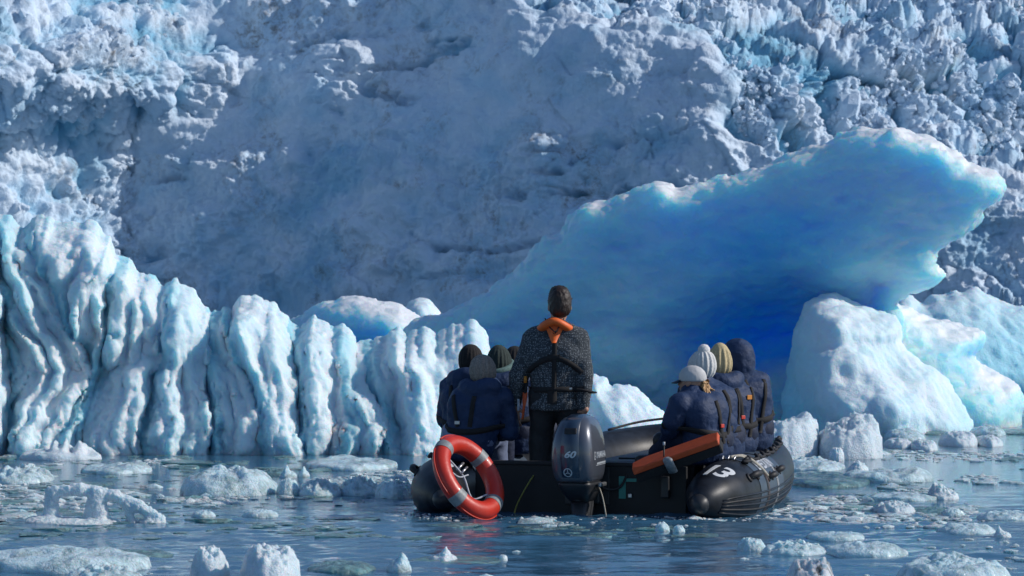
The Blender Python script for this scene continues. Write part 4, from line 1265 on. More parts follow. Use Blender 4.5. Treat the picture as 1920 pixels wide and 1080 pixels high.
def hair_locks(name, start, ends, rad, mat, parent, wob=.01):
    rnd = np.random.RandomState(int(abs(start[0] * 1000)) % 999 + 3); first = None
    V, Fc = [], []; base = 0
    for e_ in ends:
        a = np.asarray(start, float) + rnd.normal(size=3) * .016; b = np.asarray(e_, float)
        pts = [a + (b - a) * t + np.array((0, 0, .02 * math.sin(t * 3.1))) + rnd.normal(size=3) * wob * (t > 0) for t in np.linspace(0, 1, 6)]
        P, T = frames(pts)
        for i in range(6):
            u = np.cross(T[i], (0, 0, 1.0)); u /= np.linalg.norm(u) + 1e-9; v = np.cross(u, T[i])
            r = rad * (1 - .75 * (i / 5) ** 2)
            for k in range(6): V.append(P[i] + r * (math.cos(k * math.pi / 3) * u + math.sin(k * math.pi / 3) * v))
        for i in range(5):
            for k in range(6): Fc.append((base + i * 6 + k, base + i * 6 + (k + 1) % 6, base + i * 6 + 6 + (k + 1) % 6, base + i * 6 + 6 + k))
        base = len(V)
    return make_mesh(name, V, Fc, mat, parent)

def W3(px, py, Y):
    x, z = PX(px, py, Y); return np.array((x, Y, z))

# ---- starboard side, stern to bow
Y = B(.90, .30)[1]
r1, H, Rh, nk, jk, tr = seated('woman in navy parka and pale grey cap, blond hair loose, nearest at the right', (*B(.86, .28)[:2], .52), W3(1296, 716, B(.86, .28)[1] - .02), R(52), R(62), .93, seed=1, starboard=True, bodyw=1.12,
    elbow={-1: (-.30, .10, .16), 1: (.27, .02, .12)})
F = Field(H - .2, H + .2, .007)
F.ell(H + Rh @ np.array((0, -.012, .030)), (.090, .106, .092), k=.01, rot=Rh)
sl, X, Yy, Z = F.box(F.lo, F.lo + F.h * F.n)
F.F = np.maximum(F.F, np.broadcast_to(-(Z - H[2] - .006), F.F.shape)).astype(np.float32)
capo = fmesh('cap', F, CAPW, r1, 1, lambda x, y, z, n: .0025 * fbm(x * 25, y * 25, z * 25, 3, ridged=True))
br = []
for a in np.linspace(R(35), R(145), 15): br.append(a)
V, Fc = [], []
for a in br:
    for r_, dz in ((.088, .012), (.098, .016), (.165, -.008), (.165, -.013), (.092, .004)):
        V.append(H + Rh @ np.array((.93 * r_ * math.cos(a) if r_ < .12 else .088 * math.cos(a) * 1.0, (.106 if r_ < .12 else .170) * math.sin(a) - .012, dz)))
for i in range(14):
    for j in range(5): Fc.append((i * 5 + j, i * 5 + (j + 1) % 5, i * 5 + 5 + (j + 1) % 5, i * 5 + 5 + j))
make_mesh('cap_brim', V, Fc, CAPN, capo)
back = H + Rh @ np.array((0.01, -.095, -.01))
hair_locks('hair', back, [back + Rh @ np.array((.015 * k, -.035 - .006 * (k % 3), -.06 - .022 * (k % 4))) for k in range(-4, 6)] + [H + Rh @ np.array((q * .085, -.02, -.10)) for q in (-1, -.6, .6, 1)], .017, HAIRB, r1, .006)

r2, H, Rh, nk, jk, tr = seated('person in navy parka with off-white bobble hat, second on the right side', (*B(.84, .78)[:2], .52), W3(1313, 697, B(.84, .78)[1]), R(48), R(50), .93, seed=2)
h_ = beanie('bobble_hat', H, Rh, KNITW, r2, 1.0, 18, amp=.005)
F = Field(H + (-.14, -.18, .04), H + (.14, .12, .30), .006)
pc = H + Rh @ np.array((0, -.035, .165)); F.ell(pc, (.046, .046, .044), k=.001)
fmesh('bobble', F, POM, h_, 0, lambda x, y, z, n: .005 * fbm(x * 70, y * 70, z * 70, 2))

r3, H, Rh, nk, jk, tr = seated('person in navy parka with pointed beige ribbed beanie, third on the right side', (*B(.84, 1.20)[:2], .53), W3(1347, 692, B(.84, 1.2)[1]), R(40), R(20), .97, seed=3, hood='down')
beanie('beanie', H, Rh, KNITY, r3, 1.35, 16, amp=.006)
h_ = tr.ray_cast(Vector((.02, -.7, nk[2] - .10)), Vector((0, 1, 0)))
if h_[0] is not None: rbox('badge', tuple(Vector(h_[0]) + Vector((0, -.01, 0))), (.05, .008, .035), PATCH, r3, .004)

r4, H, Rh, nk, jk, tr = seated('tall person in navy parka with the hood up, farthest on the right side', (*B(.87, 1.58)[:2], .55), W3(1381, 676, B(.87, 1.58)[1]), R(22), R(28), 1.03, seed=5, hood='up', bodyw=1.05)

# ---- port side, stern to bow
r5, H, Rh, nk, jk, tr = seated('person in navy parka and grey-brown ribbed beanie, hair over the collar, nearest left', (*B(-.955, .16)[:2], .52), W3(907, 706, B(-.955, .16)[1]), R(-12), R(-22), .95, seed=4, hood='down', starboard=False, trousers=NAVYT_LIT, jacket=NAVY, bodyw=.92)
beanie('beanie', H, Rh, KNITG, r5, 1.0, 15, amp=.006)
b_ = H + Rh @ np.array((.06, -.07, -.05)); hair_locks('hair', b_, [b_ + Rh @ np.array((.03 + .012 * k, -.03, -.11 - .015 * (k % 3))) for k in range(7)], .014, HAIRBR, r5, .006)
r6, H, Rh, nk, jk, tr = seated('person in navy parka and plain black knit hat, left behind the grey-brown beanie', (*B(-1.10, .66)[:2], .53), W3(884, 686, B(-1.1, .66)[1]), R(-20), R(-15), .98, seed=6, hood='down', starboard=False, bodyw=.95)
beanie('beanie', H, Rh, KNITB, r6, 1.0, 24, amp=.002)
r7, H, Rh, nk, jk, tr = seated('person in dark green and teal beanie sitting beyond the grey-brown beanie', (*B(-.95, 1.3)[:2], .52), W3(938, 690, B(-.95, 1.3)[1]), R(-30), R(-25), .95, seed=8, hood='down', starboard=False)
beanie('beanie', H, Rh, KNITN, r7, 1.15, 20, amp=.003, cuff=KNITT)
r8, H, Rh, nk, jk, tr = seated('person mostly hidden behind the standing helmsman, only dark hat and shoulder showing', (*B(-.92, 1.85)[:2], .52), W3(968, 690, B(-.92, 1.85)[1]), R(-35), R(-25), .95, seed=9, hood='down', starboard=False)
beanie('beanie', H, Rh, KNITB, r8, 1.1, 20, amp=.003)

# ---- the standing helmsman
def helmsman():
    bx, by, _ = B(-.305, .26)
    base = np.array((bx, by, .03)); rz = R(-6)
    root = empty('person', tuple(base), rz)
    tag(root, 'man standing at the stern in a speckled grey sweater with orange collar and black harness', 'person')
    cx = 0.0
    hp = {q: np.array((q * .095, 0, .84)) for q in (-1, 1)}
    kn = {-1: np.array((-.12, .03, .45)), 1: np.array((.13, .02, .45))}
    an = {-1: np.array((-.13, -.03, .05)), 1: np.array((.15, -.02, .05))}
    neck = np.array((.0, -.01, 1.375)); H = np.array((.028, .02, 1.515))
    sh = {q: np.array((q * .178, -.005, 1.262)) for q in (-1, 1)}
    el = {-1: np.array((-.29, -.01, .99)), 1: np.array((.225, -.05, .985))}
    # right hand on the tiller grip (boat part), left hand hanging
    tg = np.array(B(OX - .17, .28, .705)) - base
    tg = rotz(rz).T @ tg
    wr = {-1: np.array((-.325, .04, .765)), 1: tg + np.array((.055, -.06, .045))}
    F = Field((-.50, -.32, -.04), (.46, .42, 1.70), .008)
    F.cap((0, 0, .86), (0, .0, 1.15), .10, .105, k=.04)
    for q in (-1, 1):
        F.cap((q * .06, .0, 1.12), sh[q] * .7 + neck * .3 - (0, 0, .05), .085, .055, k=.04)
        F.cap(sh[q], el[q], .052, .042, k=.03); F.cap(el[q], wr[q], .041, .028, k=.015)
        F.cap(hp[q], kn[q], .085, .058, k=.04); F.cap(kn[q], an[q] + (0, 0, .03), .056, .040, k=.02)
        F.cap(an[q] + (0, -.03, 0), an[q] + (q * .03, .17, -.01), .038, .032, k=.02)
    hand(F, wr[-1], (-.02, .03, -1), (.6, .8, 0), 1.08, .35, side=1)
    dgr = tg - wr[1]; hand(F, wr[1], dgr / np.linalg.norm(dgr), (-.3, .1, -1), 1.08, .75, side=-1)
    F.cap(neck - (0, 0, .06), H - (0, .01, .04), .060, .056, k=.03)
    Rh = rotz(R(12)); head_shape(F, H, Rh, 1.0)
    fmesh('body', F, SKIN, root, 1)
    F = Field((-.36, -.28, -.03), (.36, .30, .95), .013)
    F.cap((-.07, -.005, .80), (.07, -.005, .80), .115, k=.06)
    for q in (-1, 1):
        F.cap(hp[q], kn[q], .108, .082, k=.05); F.cap(kn[q], an[q] + (0, 0, .06), .080, .074, k=.04)
    fmesh('trousers', F, BLACKT, root, 1, folds(.008, .008, 31))
    for q in (-1, 1):
        lo = an[q] + (-.13, -.15, -.09); F = Field(lo, an[q] + (.16, .28, .16), .010)
        F.cap(an[q] + (0, -.02, .10), an[q] + (0, -.02, .0), .062, .054, k=.02); F.cap(an[q] + (0, 0, -.01), an[q] + (q * .03, .18, -.018), .048, .044, k=.03)
        fmesh('boot', F, BOOT, root, 1)
    F = Field((-.48, -.32, .66), (.48, .40, 1.50), .0095)
    for q in (-1, 1):
        F.cap((q * .085, -.005, .66), (q * .070, -.005, .92), .122, .108, k=.05); F.cap((q * .070, -.005, .92), (q * .108, -.01, 1.14), .108, .130, k=.05)
        F.cap((q * .105, -.01, 1.14), sh[q] * .7 + neck * .3 + (0, 0, -.055), .128, .088, k=.05)
        F.cap(neck + (0, 0, -.01), sh[q], .060, .080, k=.06)
        F.cap(sh[q], el[q], .078, .072, k=.018); F.cap(el[q], wr[q] - (wr[q] - el[q]) * .10, .071, .044, k=.015)
    F.cap((0, -.005, .84), (0, -.01, 1.16), .132, .150, k=.06)
    F.cap((-.05, -.005, .72), (.05, -.005, .80), .138, .13, k=.05)
    sl, X, Yq, Z = F.box(F.lo, F.lo + F.h * F.n)
    body = (np.abs(X) < .235) & (Z < .735)
    F.F = np.where(np.broadcast_to(body, F.F.shape), np.maximum(F.F, np.broadcast_to((.735 - Z), F.F.shape)), F.F).astype(np.float32)
    def dsp(x, y, z, n):
        return .012 * fbm(x * 6, y * 6, z * 5, 2, off=51) + .008 * fbm(x * 9 - z * 6, y * 9, z * 11, 3, .5, ridged=True, off=53)
    sw = fmesh('sweater', F, SWEAT, root, 1, dsp)
    tree = bvh(sw)
    # hair, short and dark
    F = Field(H - .16, H + .18, .0065)
    F.ell(H + Rh @ np.array((0, -.020, .036)), (.086, .104, .104), k=.01, rot=Rh, p=2.3); F.ell(H + Rh @ np.array((0, -.055, -.02)), (.070, .058, .060), k=.03, rot=Rh)
    F.ell(H + Rh @ np.array((0, .03, .120)), (.055, .065, .030), k=.03, rot=Rh)
    F.ell(H + Rh @ np.array((0, .105, -.02)), (.090, .075, .085), k=.01, rot=Rh, sub=True)
    fmesh('hair', F, HAIRD, root, 1, lambda x, y, z, n: .010 * fbm(x * 32, y * 32, z * 14, 4, .6, ridged=True) + .006 * sst(.3, .9, n[:, 2]) * fbm(x * 60, y * 60, z * 20, 2))
    rn = np.random.RandomState(4); ho = sw
    V, Fc = [], []
    for k in range(170):        # short tousled tufts
        a, b_ = rn.rand() * 6.283, rn.rand() ** .6 * 1.45
        dr = np.array((math.sin(b_) * math.cos(a), math.sin(b_) * math.sin(a), math.cos(b_)))
        if dr[1] > .75: continue
        p = H + Rh @ (np.array((.086, .104, .106)) * dr * .97 + (0, -.020, .034)); d = Rh @ (dr + rn.normal(size=3) * .55 + (0, -.1, .15)); d /= np.linalg.norm(d)
        u = np.cross(d, (0.3, .2, 1.0)); u /= np.linalg.norm(u); v = np.cross(u, d); L_ = .014 + .016 * rn.rand(); b0 = len(V)
        for m_ in range(4): V.append(p - d * .004 + .0065 * (math.cos(m_ * 1.571) * u + math.sin(m_ * 1.571) * v))
        V.append(p + d * L_)
        Fc += [(b0, b0 + 1, b0 + 4), (b0 + 1, b0 + 2, b0 + 4), (b0 + 2, b0 + 3, b0 + 4), (b0 + 3, b0, b0 + 4)]
    make_mesh('hair_tufts', V, Fc, HAIRD, root)
    # orange inflatable collar with black edge, dropping to a point between the shoulders
    vst = sweep('life_vest_collar', [neck + np.array((.108 * math.cos(a), .098 * math.sin(a) - .020, .030 - .060 * abs(math.cos(a)) ** 1.5 - .10 * max(0, math.sin(a)) )) for a in np.linspace(R(-258), R(78), 30)], [.018] + [.040] * 28 + [.018], ORNGV, root, seg=12, flat=.8, dens=60)
    for dz, mt in ((.036, BLACKF),):
        sweep('collar_edge', [neck + np.array((.122 * math.cos(a), .108 * math.sin(a) - .020, .028 + dz * .8 - .060 * abs(math.cos(a)) ** 1.5 - .09 * max(0, math.sin(a)))) for a in np.linspace(R(-230), R(50), 24)], .008, mt, vst, seg=6, dens=40)
    tri = []
    for t in np.linspace(0, 1, 10):
        tri.append(((0, -.7, neck[2] + .01 - .150 * t), (0, 1, 0)))
    ribbon('collar_point', tri, (.17, .035), .006, ORNGV, vst, tree, off=.010)
    for q in (-1, 1):
        ribbon('collar_cord', [((q * (.075 - .075 * t), -.7, neck[2] + .035 - .115 * t), (0, 1, 0)) for t in np.linspace(.35, 1, 10)], .009, .004, BLACKF, vst, tree, off=.016)
        sweep('neck_cord', [neck + np.array((q * .075, -.085, .05)), neck + np.array((q * .045, -.118, -.005)), neck + np.array((.012, -.150, -.055))], .005, BLACKF, vst, seg=6, dens=10)
    ribbon('back_strap', [((.012 - .014 * t, -.7, 1.31 - .47 * t), (0, 1, 0)) for t in np.linspace(0, 1, 34)], .036, .005, BLACKF, vst, tree)
    for q in (-1, 1):
        ribbon('side_strap', [((q * (.02 + .20 * t), -.7, 1.125 - .085 * t * t - .03 * t), (0, 1, 0)) for t in np.linspace(0, 1, 18)], .040, .005, BLACKF, vst, tree)
    ribbon('yoke', [((-.05 + .1 * t, -.7, 1.125), (0, 1, 0)) for t in np.linspace(0, 1, 8)], .055, .006, BLACKF, vst, tree)
    ribbon('waist_belt', [((x, -.7, .885 + .02 * x), (0, 1, 0)) for x in np.linspace(-.235, .235, 34)], .042, .006, BLACKF, vst, tree)
    ribbon('lower_strap', [((-.012, -.7, .88 - .10 * t), (0, 1, 0)) for t in np.linspace(0, 1, 10)], .075, .006, BLACKF, vst, tree)
    sweep('belt_tail', [(.18, -.15, .888), (.24, -.17, .882), (.30, -.15, .868), (.335, -.13, .865)], [.014, .016, .018, .010], BLACKF, vst, seg=8, flat=.6, dens=14)
    rbox('belt_clip', (.135, -.165, .895), (.022, .012, .016), STEEL, vst, .003)
    # knife sheath and spare lanyard on the left hip
    kn_ = sweep('orange_sheath', [(-.235, -.06, .86), (-.240, -.08, .78), (-.255, -.08, .655)], [.020, .019, .014], ORANGE, root, seg=10, flat=.6, dens=12)
    sweep('sheath_strap', [(-.225, -.05, .95), (-.228, -.07, .90), (-.235, -.06, .85)], .014, BLACKF, kn_, seg=8, dens=8)
    sweep('yellow_tab', [(-.232, -.085, .985), (-.232, -.09, .935)], .012, PATCH, kn_, seg=8)
    # white tag at the wrist
    rbox('white_tag', (-.292, -.03, .765), (.018, .012, .09), DULLW, root, .003)
    root.scale = (.95, .97, .985)
    return root
helmsman()
# ================================================================== FLOATING ICE
def float_ice_mat(name, c0, c1, clear, rough, bscale, bdist, lo=.42, hi=.6, dirt=0, glass=(.66, .95, 1.0)):
    """bubbly white ice grading into clear wet ice, both real refracting or scattering matter."""
    m, nt, b = new_mat(name)
    vec = objcoord(nt)
    c = ramp(nt, noise_tex(nt, vec, 6, 5, .6, .4), [(.3, c0), (.7, c1)])
    if dirt:
        c = mixc(nt, ramp(nt, noise_tex(nt, objcoord(nt, (5, 5, 1)), 1.6, 4, .6, .3), [(.56, (0, 0, 0)), (.62, (dirt,) * 3)]), c, (.06, .05, .045))
    if clear:
        n = noise_tex(nt, vec, 7, 5, .65, .6)
        t = ramp(nt, n, [(lo, (0, 0, 0)), (hi, (clear,) * 3)])
        nt.links.new(t, b.inputs['Transmission Weight'])
        c = mixc(nt, t, c, glass)
    nt.links.new(c, b.inputs['Base Color'])
    b.inputs['Roughness'].default_value = rough; b.inputs['IOR'].default_value = 1.31
    b.inputs['Subsurface Weight'].default_value = .6; b.inputs['Subsurface Radius'].default_value = (.3, .6, .75); b.inputs['Subsurface Scale'].default_value = .10
    p = add_bump(nt, b, noise_tex(nt, vec, bscale, 5, .65, .3), 1.0, bdist)
    add_bump(nt, b, noise_tex(nt, vec, bscale * 4, 3, .6), 1.0, bdist * .35, p)
    return m
ICE_W = float_ice_mat('snowy_float_ice', (.58, .72, .79), (.76, .83, .88), 0, .22, 24, .022)
ICE_C = float_ice_mat('clear_float_ice', (.46, .68, .76), (.74, .85, .90), .55, .10, 16, .026, .46, .66)
ICE_G = float_ice_mat('dark_wet_ice', (.07, .20, .21), (.20, .38, .39), .75, .08, 12, .02, .35, .5, glass=(.50, .80, .78))
ICE_D = float_ice_mat('dirt_streaked_ice', (.55, .60, .64), (.72, .75, .78), 0, .4, 20, .02, dirt=.9)

ice_seed = [0]
def ice(label, px0, px1, pyb, pyt, mat, depth=None, kind='lump', cat='ice chunk', peak=None, name=None, group=None, Yd=None, rough_=1.0):
    ice_seed[0] += 1; sd = ice_seed[0]
    Y = Yd or FPX * CAM_H / (pyb - 480)
    x0, x1 = (px0 - 960) * Y / FPX, (px1 - 960) * Y / FPX
    w = (x1 - x0) / 2
    h = (pyb - pyt) * Y / FPX if Yd is None else CAM_H - (pyt - 480) * Y / FPX
    dep = (depth if depth else w * .7)
    if mat is ICE_G: h *= .55
    if cat == 'ice chunk' and Yd is None: h *= .92
    cx, cy = (x0 + x1) / 2, Y + dep
    nr, nth = 30, 88
    V, Q = [], []
    r = np.linspace(0, 1, nr); th = np.linspace(0, 2 * np.pi, nth, endpoint=False)
    Rr, Th = np.meshgrid(r, th, indexing='ij')
    edge = 1 + .16 * fbm(np.cos(Th) * 1.6, np.sin(Th) * 1.6, Th * 0, 3, off=sd * 3.7)
    X = Rr * np.cos(Th) * edge; Yy = Rr * np.sin(Th) * edge
    if kind == 'slab':
        prof = (1 - Rr ** 7) ** .5 * (.65 + .5 * fbm(X * 2, Yy * 2, X * 0, 3, off=sd * 2.1))
    elif kind == 'block':
        prof = np.clip(1 - Rr ** 6, 0, 1) ** .5 * (.86 + .30 * fbm(X * 1.3, Yy * 1.3, X * 0, 3, .5, off=sd * 1.9))
    elif kind == 'ridge':
        prof = np.clip(1 - Rr ** 2.5, 0, 1) ** .6 * (.55 + .8 * np.clip(fbm(X * 2.6, Yy * 2.6, X * 0, 4, .55, ridged=True, off=sd * 1.3), -.4, 1))
    else:
        prof = np.clip(1 - Rr ** 3, 0, 1) ** .6 * (.85 + .28 * fbm(X * 1.6, Yy * 1.6, X * 0, 4, .5, billow=True, off=sd * 1.9))
    if peak:
        for pk in peak:
            pxp, wid, hh = pk[:3]
            u = ((pxp - 960) * Y / FPX - cx) / w
            prof = prof * 1.0 + hh * np.exp(-((np.abs(X - u) / wid) ** 1.7 + (np.abs(Yy) / .6) ** 2)) * (1 - Rr ** 4)
        prof = prof
    prof = prof / max(1e-6, prof.max())
    if cat == 'bergy bit': prof = prof * (1 + .18 * X)
    P = np.stack([X * w, Yy * dep, prof * h - .012 * (Rr > .98)], -1)
    amp = min(h, w) * .16 * rough_
    f = 2.2 / max(.05, min(w, dep))
    g1, g2, _, _ = worley(P[..., 0] * f * 1.3 + sd, P[..., 1] * f * 1.3, P[..., 2] * f * 1.3)
    h1, h2, _, hr = worley(P[..., 0] * f * 4.2 + sd, P[..., 1] * f * 4.2, P[..., 2] * f * 4.2)
    dn = amp * (fbm(P[..., 0] * f, P[..., 1] * f, P[..., 2] * f, 4, .6, off=sd) + (g2 - g1 - .35) * .8 + (h2 - h1 - .35 + .5 * (hr[0] - .5)) * .42)
    nrm = np.stack([X * .6, Yy * .6, 1 - .4 * Rr], -1); nrm /= np.linalg.norm(nrm, axis=-1)[..., None]
    P = P + nrm * (dn * (1 - .6 * Rr ** 4))[..., None]
    P[0] = P[0].mean(0)
    bot = P[-1].copy(); bot = bot * (1.0, 1.0, 0) * .92 + (0, 0, -max(.05, h * .5))
    bot2 = bot * (.5, .5, 1.2)
    A = np.concatenate([P, bot[None], bot2[None]], 0)
    n = A.shape[0]; i = np.arange(n * nth).reshape(n, nth)
    Qd = np.stack([i[:-1], i[1:], np.roll(i[1:], -1, 1), np.roll(i[:-1], -1, 1)], -1).reshape(-1, 4)
    o = make_mesh(name or cat.replace(' ', '_'), A.reshape(-1, 3), Qd, mat)
    o.location = (cx, cy, 0)
    tag(o, label, cat, group)
    return o

# by the ridge foot, left
ice('low slab with four rounded snow humps, drifting at the foot of the fluted ridge', 22, 182, 864, 826, ICE_W, .35, 'slab', 'ice floe', peak=[(95, .10, .9), (115, .10, 1.0), (140, .10, .8), (150, .08, .6)])
ice('flat frosted floe at the left picture edge under the fluted ridge', -60, 60, 852, 818, ICE_W, .5, 'lump', 'ice floe')
ice('grey flat floe with one small spike, left of the large clear lump', 140, 275, 890, 868, ICE_C, .5, 'slab', 'ice floe', peak=[(252, 0.25, 0.72)])
ice('crusty pale floe at the left edge above the ice arch', -40, 88, 908, 876, ICE_C, .55, 'ridge', 'ice floe')
ice('large clear glassy lump with white crest, centre left of the brash', 322, 516, 932, 876, ICE_C, .55, 'lump')
ice('round glassy ball of ice beside the large clear lump', 515, 560, 930, 894, ICE_C, .18)
ice('frosty lump in the middle of the row left of the life ring', 552, 640, 932, 896, ICE_C, .35, 'ridge')
ice('knobbly clear lump with white caps in the row left of the life ring', 630, 712, 930, 890, ICE_C, .35, 'ridge')
ice('rightmost glassy lump of the row, touching the left stern cone', 700, 776, 936, 892, ICE_C, .35, 'lump')
ice('dark green knot of wet ice behind the glassy row', 478, 545, 893, 870, ICE_G, .3, 'ridge')
ice('small pointed clear chip behind the glassy row', 520, 556, 897, 872, ICE_C, .15, 'lump', peak=[(535, 0.32, 0.90)])
ice('small white pointed chip standing beside the brown flat piece', 556, 580, 895, 873, ICE_C, .12, 'lump', peak=[(568, 0.32, 0.90)])
ice('brownish flat wet piece floating before the ridge right half', 596, 650, 882, 873, ICE_D, .15, 'slab')
ice('pale thin floe in calm water under the ridge right half', 565, 740, 884, 866, ICE_C, .8, 'slab', 'ice floe')
ice('dark flat sliver in calm water under the middle of the ridge', 310, 372, 880, 869, ICE_G, .2, 'slab')
ice('second dark flat sliver just right of centre ridge foot', 420, 462, 872, 863, ICE_G, .2, 'slab')
ice('small lump nosing the wake far left of the life ring', 355, 402, 972, 957, ICE_C, .12)
ice('small smooth lump in the wake nearer the life ring', 450, 520, 972, 956, ICE_C, .14)
# lower left
ice('wide grey translucent floe at the lower left corner', -60, 268, 1078, 1036, ICE_C, .55, 'slab', 'ice floe')
ice('frosty lump in front of the lower left floe', 105, 262, 1100, 1062, ICE_C, .3, 'ridge')
ice('dark green flat floe above the lower left corner piece', 165, 322, 1048, 1027, ICE_G, .22, 'slab', 'ice floe')
ice('blurred white peaked block at the bottom edge, left one of two', 350, 426, 0, 1028, ICE_W, .2, 'block', Yd=20.5)
ice('bigger blurred white block at the bottom edge, right one of two', 440, 562, 0, 1022, ICE_W, .28, 'block', Yd=20.3)
ice('dark green translucent hump at the bottom left of centre', 572, 702, 1076, 1042, ICE_G, .3, 'lump')
ice('clear grey fin of ice leaning right at the bottom', 722, 772, 1074, 1036, ICE_C, .14, 'lump', peak=[(755, 0.40, 0.72)])
ice('small white chunk with a sharp peak below the life ring', 800, 860, 1056, 1026, ICE_W, .15, 'lump', peak=[(835, 0.25, 0.90)])
ice('submerged green slab stretching right from the sharp peaked chunk', 765, 945, 1060, 1048, ICE_G, .3, 'slab', 'ice floe')
ice('tiny glinting chip alone below the motor', 935, 952, 1052, 1040, ICE_W, .05)
# near the boat
ice('small glassy cube floating below the orange case', 1228, 1257, 998, 978, ICE_C, .08)
ice('smaller glassy cube right of its twin below the boat', 1262, 1286, 1000, 984, ICE_C, .07)
ice('thin floe with frosted left corner under the numbered cone', 1515, 1625, 1014, 1000, ICE_C, .2, 'slab', 'ice floe')
# right side
ice('broad grainy snow-covered mound rising directly behind the seated right passengers', 1405, 1548, 862, 786, ICE_W, .6, 'block', 'bergy bit', rough_=.9)
ice('big blocky grainy bergy bit with a rounded top, right of the passengers', 1530, 1668, 862, 783, ICE_W, .55, 'block', 'bergy bit', peak=[(1610, 0.80, 0.21)], rough_=1.1)
ice('small knob stuck before the big blocky bergy bit', 1555, 1586, 864, 836, ICE_W, .1)
ice('loose snowy pile behind the two grainy bergy bits', 1500, 1570, 812, 785, ICE_W, .4, 'ridge')
ice('crusty shelf of frozen slush in front of the grainy mounds', 1440, 1600, 884, 862, ICE_C, .6, 'ridge', 'ice floe')
ice('green submerged floe right beside the boat tube', 1478, 1650, 916, 890, ICE_G, .9, 'slab', 'ice floe')
ice('small white cone on the green floe edge', 1590, 1632, 886, 863, ICE_W, .15, 'lump', peak=[(1612, 0.48, 0.48)])
ice('long tilted grey slab, highest at its right end', 1580, 1758, 906, 876, ICE_C, .35, 'slab', 'ice floe', peak=[(1735, 0.48, 0.54)])
ice('white frosted pyramid on the end of a thin floe, right side', 1742, 1806, 938, 904, ICE_W, .2, 'ridge', peak=[(1758, 0.56, 0.90)])
ice('thin floe running left from the frosted pyramid', 1632, 1770, 940, 926, ICE_C, .25, 'slab', 'ice floe')
ice('frothy white lump below the frosted pyramid', 1642, 1728, 966, 940, ICE_W, .35, 'ridge')
ice('greenish wet floe right of the frothy lump', 1700, 1812, 966, 948, ICE_G, .35, 'ridge', 'ice floe')
ice('small clear lump at the tip of the greenish wet floe', 1768, 1812, 970, 952, ICE_C, .12)
ice('row of clear knobs at the right edge, mid water', 1838, 1960, 978, 958, ICE_C, .25, 'ridge')
ice('flat pale floe at the lower right with a smooth back', 1762, 1878, 1006, 985, ICE_C, .28, 'lump', 'ice floe')
ice('thin upright spike of ice beside the flat pale floe', 1866, 1900, 1010, 984, ICE_W, .08, 'lump', peak=[(1876, 0.25, 0.90)])
ice('left knob of the long glassy raft, lower right', 1385, 1440, 1036, 1008, ICE_C, .18)
ice('frosty middle part of the glassy raft, lower right', 1432, 1560, 1044, 1014, ICE_C, .25, 'ridge')
ice('green tinted right part of the glassy raft, lower right', 1550, 1712, 1046, 1018, ICE_C, .25, 'lump')
ice('dirt streaked white block at the bottom edge, right of centre', 1478, 1578, 0, 1050, ICE_D, .25, 'block', Yd=20.2)
ice('wide clear sparkling block in the bottom right corner', 1690, 1912, 0, 1050, ICE_C, .35, 'block', Yd=20.9)
# floes around the foot of the white mound
for a in ((1665, 1745, 826, 806, 'grey floe tucked under the left foot of the streaked white mound', ICE_C),
          (1668, 1722, 842, 824, 'pale flat floe right of the big blocky bergy bit', ICE_W),
          (1716, 1768, 846, 828, 'whitish wedge floe nearest the viewer below the streaked mound', ICE_W),
          (1780, 1832, 806, 780, 'white hump leaning on the right foot of the streaked mound', ICE_W),
          (1770, 1846, 838, 812, 'broad pale floe in the middle of the pack below the mound', ICE_W),
          (1838, 1892, 838, 820, 'small oval floe at the right end of the pack', ICE_W),
          (1830, 1896, 818, 802, 'grey streaked floe behind the small oval one', ICE_C),
          (1720, 1790, 816, 800, 'dark toned floe in the back of the pack', ICE_G),
          (1870, 1985, 816, 803, 'long dark floe at the right edge before the blue shelf', ICE_G)):
    ice(a[4], a[0], a[1], a[2], a[3], a[5], .5, 'lump', 'ice floe')

# arch of ice with a window, lower left
def arch():
    Y = 27.2
    w = lambda px, py: np.array((*[PX(px, py, Y)[0]], 0, PX(px, py, Y)[1]))
    a = lambda px, py, dy=0: (PX(px, py, Y)[0], dy, PX(px, py, Y)[1])
    x0 = PX(50, 0, Y)[0]; x1 = PX(312, 0, Y)[0]
    F = Field((x0, -.35, -.08), (x1, .35, .36), .009)
    F.cap(a(98, 972), a(100, 925), .045, .036, k=.02); F.cap(a(90, 972), a(92, 935), .045, .030, k=.02)
    F.cap(a(94, 922), a(150, 918), .040, .046, k=.03); F.cap(a(150, 918, .04), a(215, 930), .046, .040, k=.03)
    F.cap(a(178, 925), a(166, 974), .045, .050, k=.02); F.cap(a(182, 930), a(188, 972), .050, .07, k=.04)
    F.cap(a(215, 930), a(258, 948), .040, .038, k=.03); F.cap(a(258, 948), a(300, 974), .042, .038, k=.03); F.cap(a(235, 945), a(245, 975), .03, .03, k=.05)
    F.ell(a(140, 980), (.34, .25, .034), k=.02); F.ell(a(82, 976), (.12, .16, .035), k=.03); F.ell(a(285, 980), (.10, .10, .03), k=.04)
    V, Q = F.mesh(); V = relax(V, Q, 1); Nn = vnormals(V, Q); x, y, z = V.T
    V = V + Nn * (.016 * fbm(x * 20, y * 20, z * 20, 4, .6, billow=True) + .006 * sst(.3, .8, Nn[:, 2]) * fbm(x * 60, y * 60, z * 60, 2))[:, None]
    o = make_mesh('ice_arch', V, Q, ICE_W); o.location = (0, Y, 0)
    tag(o, 'small melted ice arch with a window and a long sloping tail, lower left', 'ice arch')
arch()

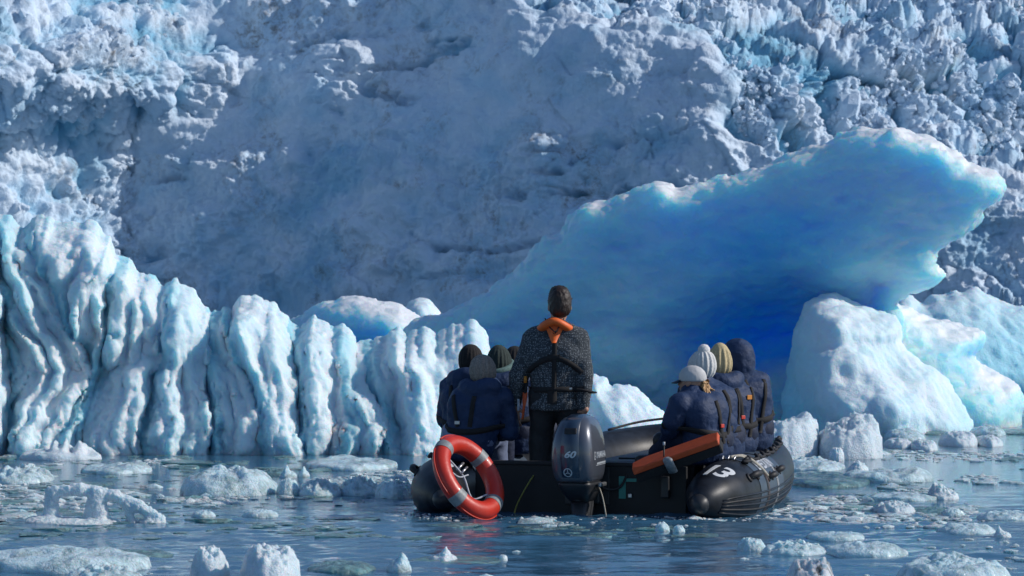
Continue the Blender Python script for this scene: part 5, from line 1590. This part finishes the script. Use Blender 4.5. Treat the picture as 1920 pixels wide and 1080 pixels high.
# ---- uncountable small brash and foam
def brash(name, label, mat, n, seed, size, region, flatn, cat='brash ice', dens=None):
    rnd = np.random.RandomState(seed)
    import bmesh
    bm = bmesh.new(); bmesh.ops.create_icosphere(bm, subdivisions=1, radius=1)
    sv = np.array([v.co[:] for v in bm.verts]); sf = np.array([[v.index for v in f.verts] for f in bm.faces]); bm.free()
    VV, FF, base, k = [], [], 0, 0
    while k < n:
        x, y, keep = region(rnd)
        if not keep: continue
        bx, by = unB(x, y)
        if abs(bx) < 1.30 and -.52 < by < 3.9 and name != 'stern_froth': continue
        s = size * math.exp(rnd.normal() * .55)
        v = sv * (1 + .22 * rnd.normal(size=sv.shape)) * (s * (1 + rnd.rand()), s * (1 + rnd.rand()), s * flatn * (.5 + rnd.rand()))
        a = rnd.rand() * 6.28; v = v @ rotz(a).T
        VV.append(v + (x, y, 0)); FF.append(sf + base); base += len(sv); k += 1
    o = make_mesh(name, np.concatenate(VV), np.concatenate(FF), mat, smooth=False)
    tag(o, label, cat, kind='stuff')
def reg(y0, y1, th, off, pw=1.0):
    def f(r):
        py = y0 + (y1 - y0) * r.rand(); Y = FPX * CAM_H / (py - 480); x = (r.rand() * 2300 - 190 - 960) * Y / FPX
        v = float(fbm(np.array([x * .9]), np.array([Y * .35]), np.array([0.]), 3, off=off)[0])
        return x, Y, v > th
    return f
brash('brash_ice', 'white crumbs of brash ice strewn over the calm water', ICE_W, 650, 3, .014, reg(846, 985, .16, 5), .6)
brash('brash_ice', 'clear wet brash ice floating in bands', ICE_C, 1300, 4, .024, reg(846, 990, .10, 5), .4)
brash('brash_ice', 'dark green slivers of melting ice on the water', ICE_G, 900, 6, .035, reg(842, 1010, -.02, 15), .18)
brash('brash_ice', 'scattered crumbs of ice in the foreground water', ICE_C, 140, 8, .018, reg(985, 1120, .1, 25), .5)
def around(r):
    px = 730 + r.rand() * 790; py = 963 + abs(r.normal()) * 7 + (px - 760) * .012; Y = FPX * CAM_H / (py - 480)
    return (px - 960) * Y / FPX, Y, True
brash('stern_froth', 'froth and ice crumbs churned up along the stern waterline', ICE_W, 420, 9, .0065, around, .5, 'froth')
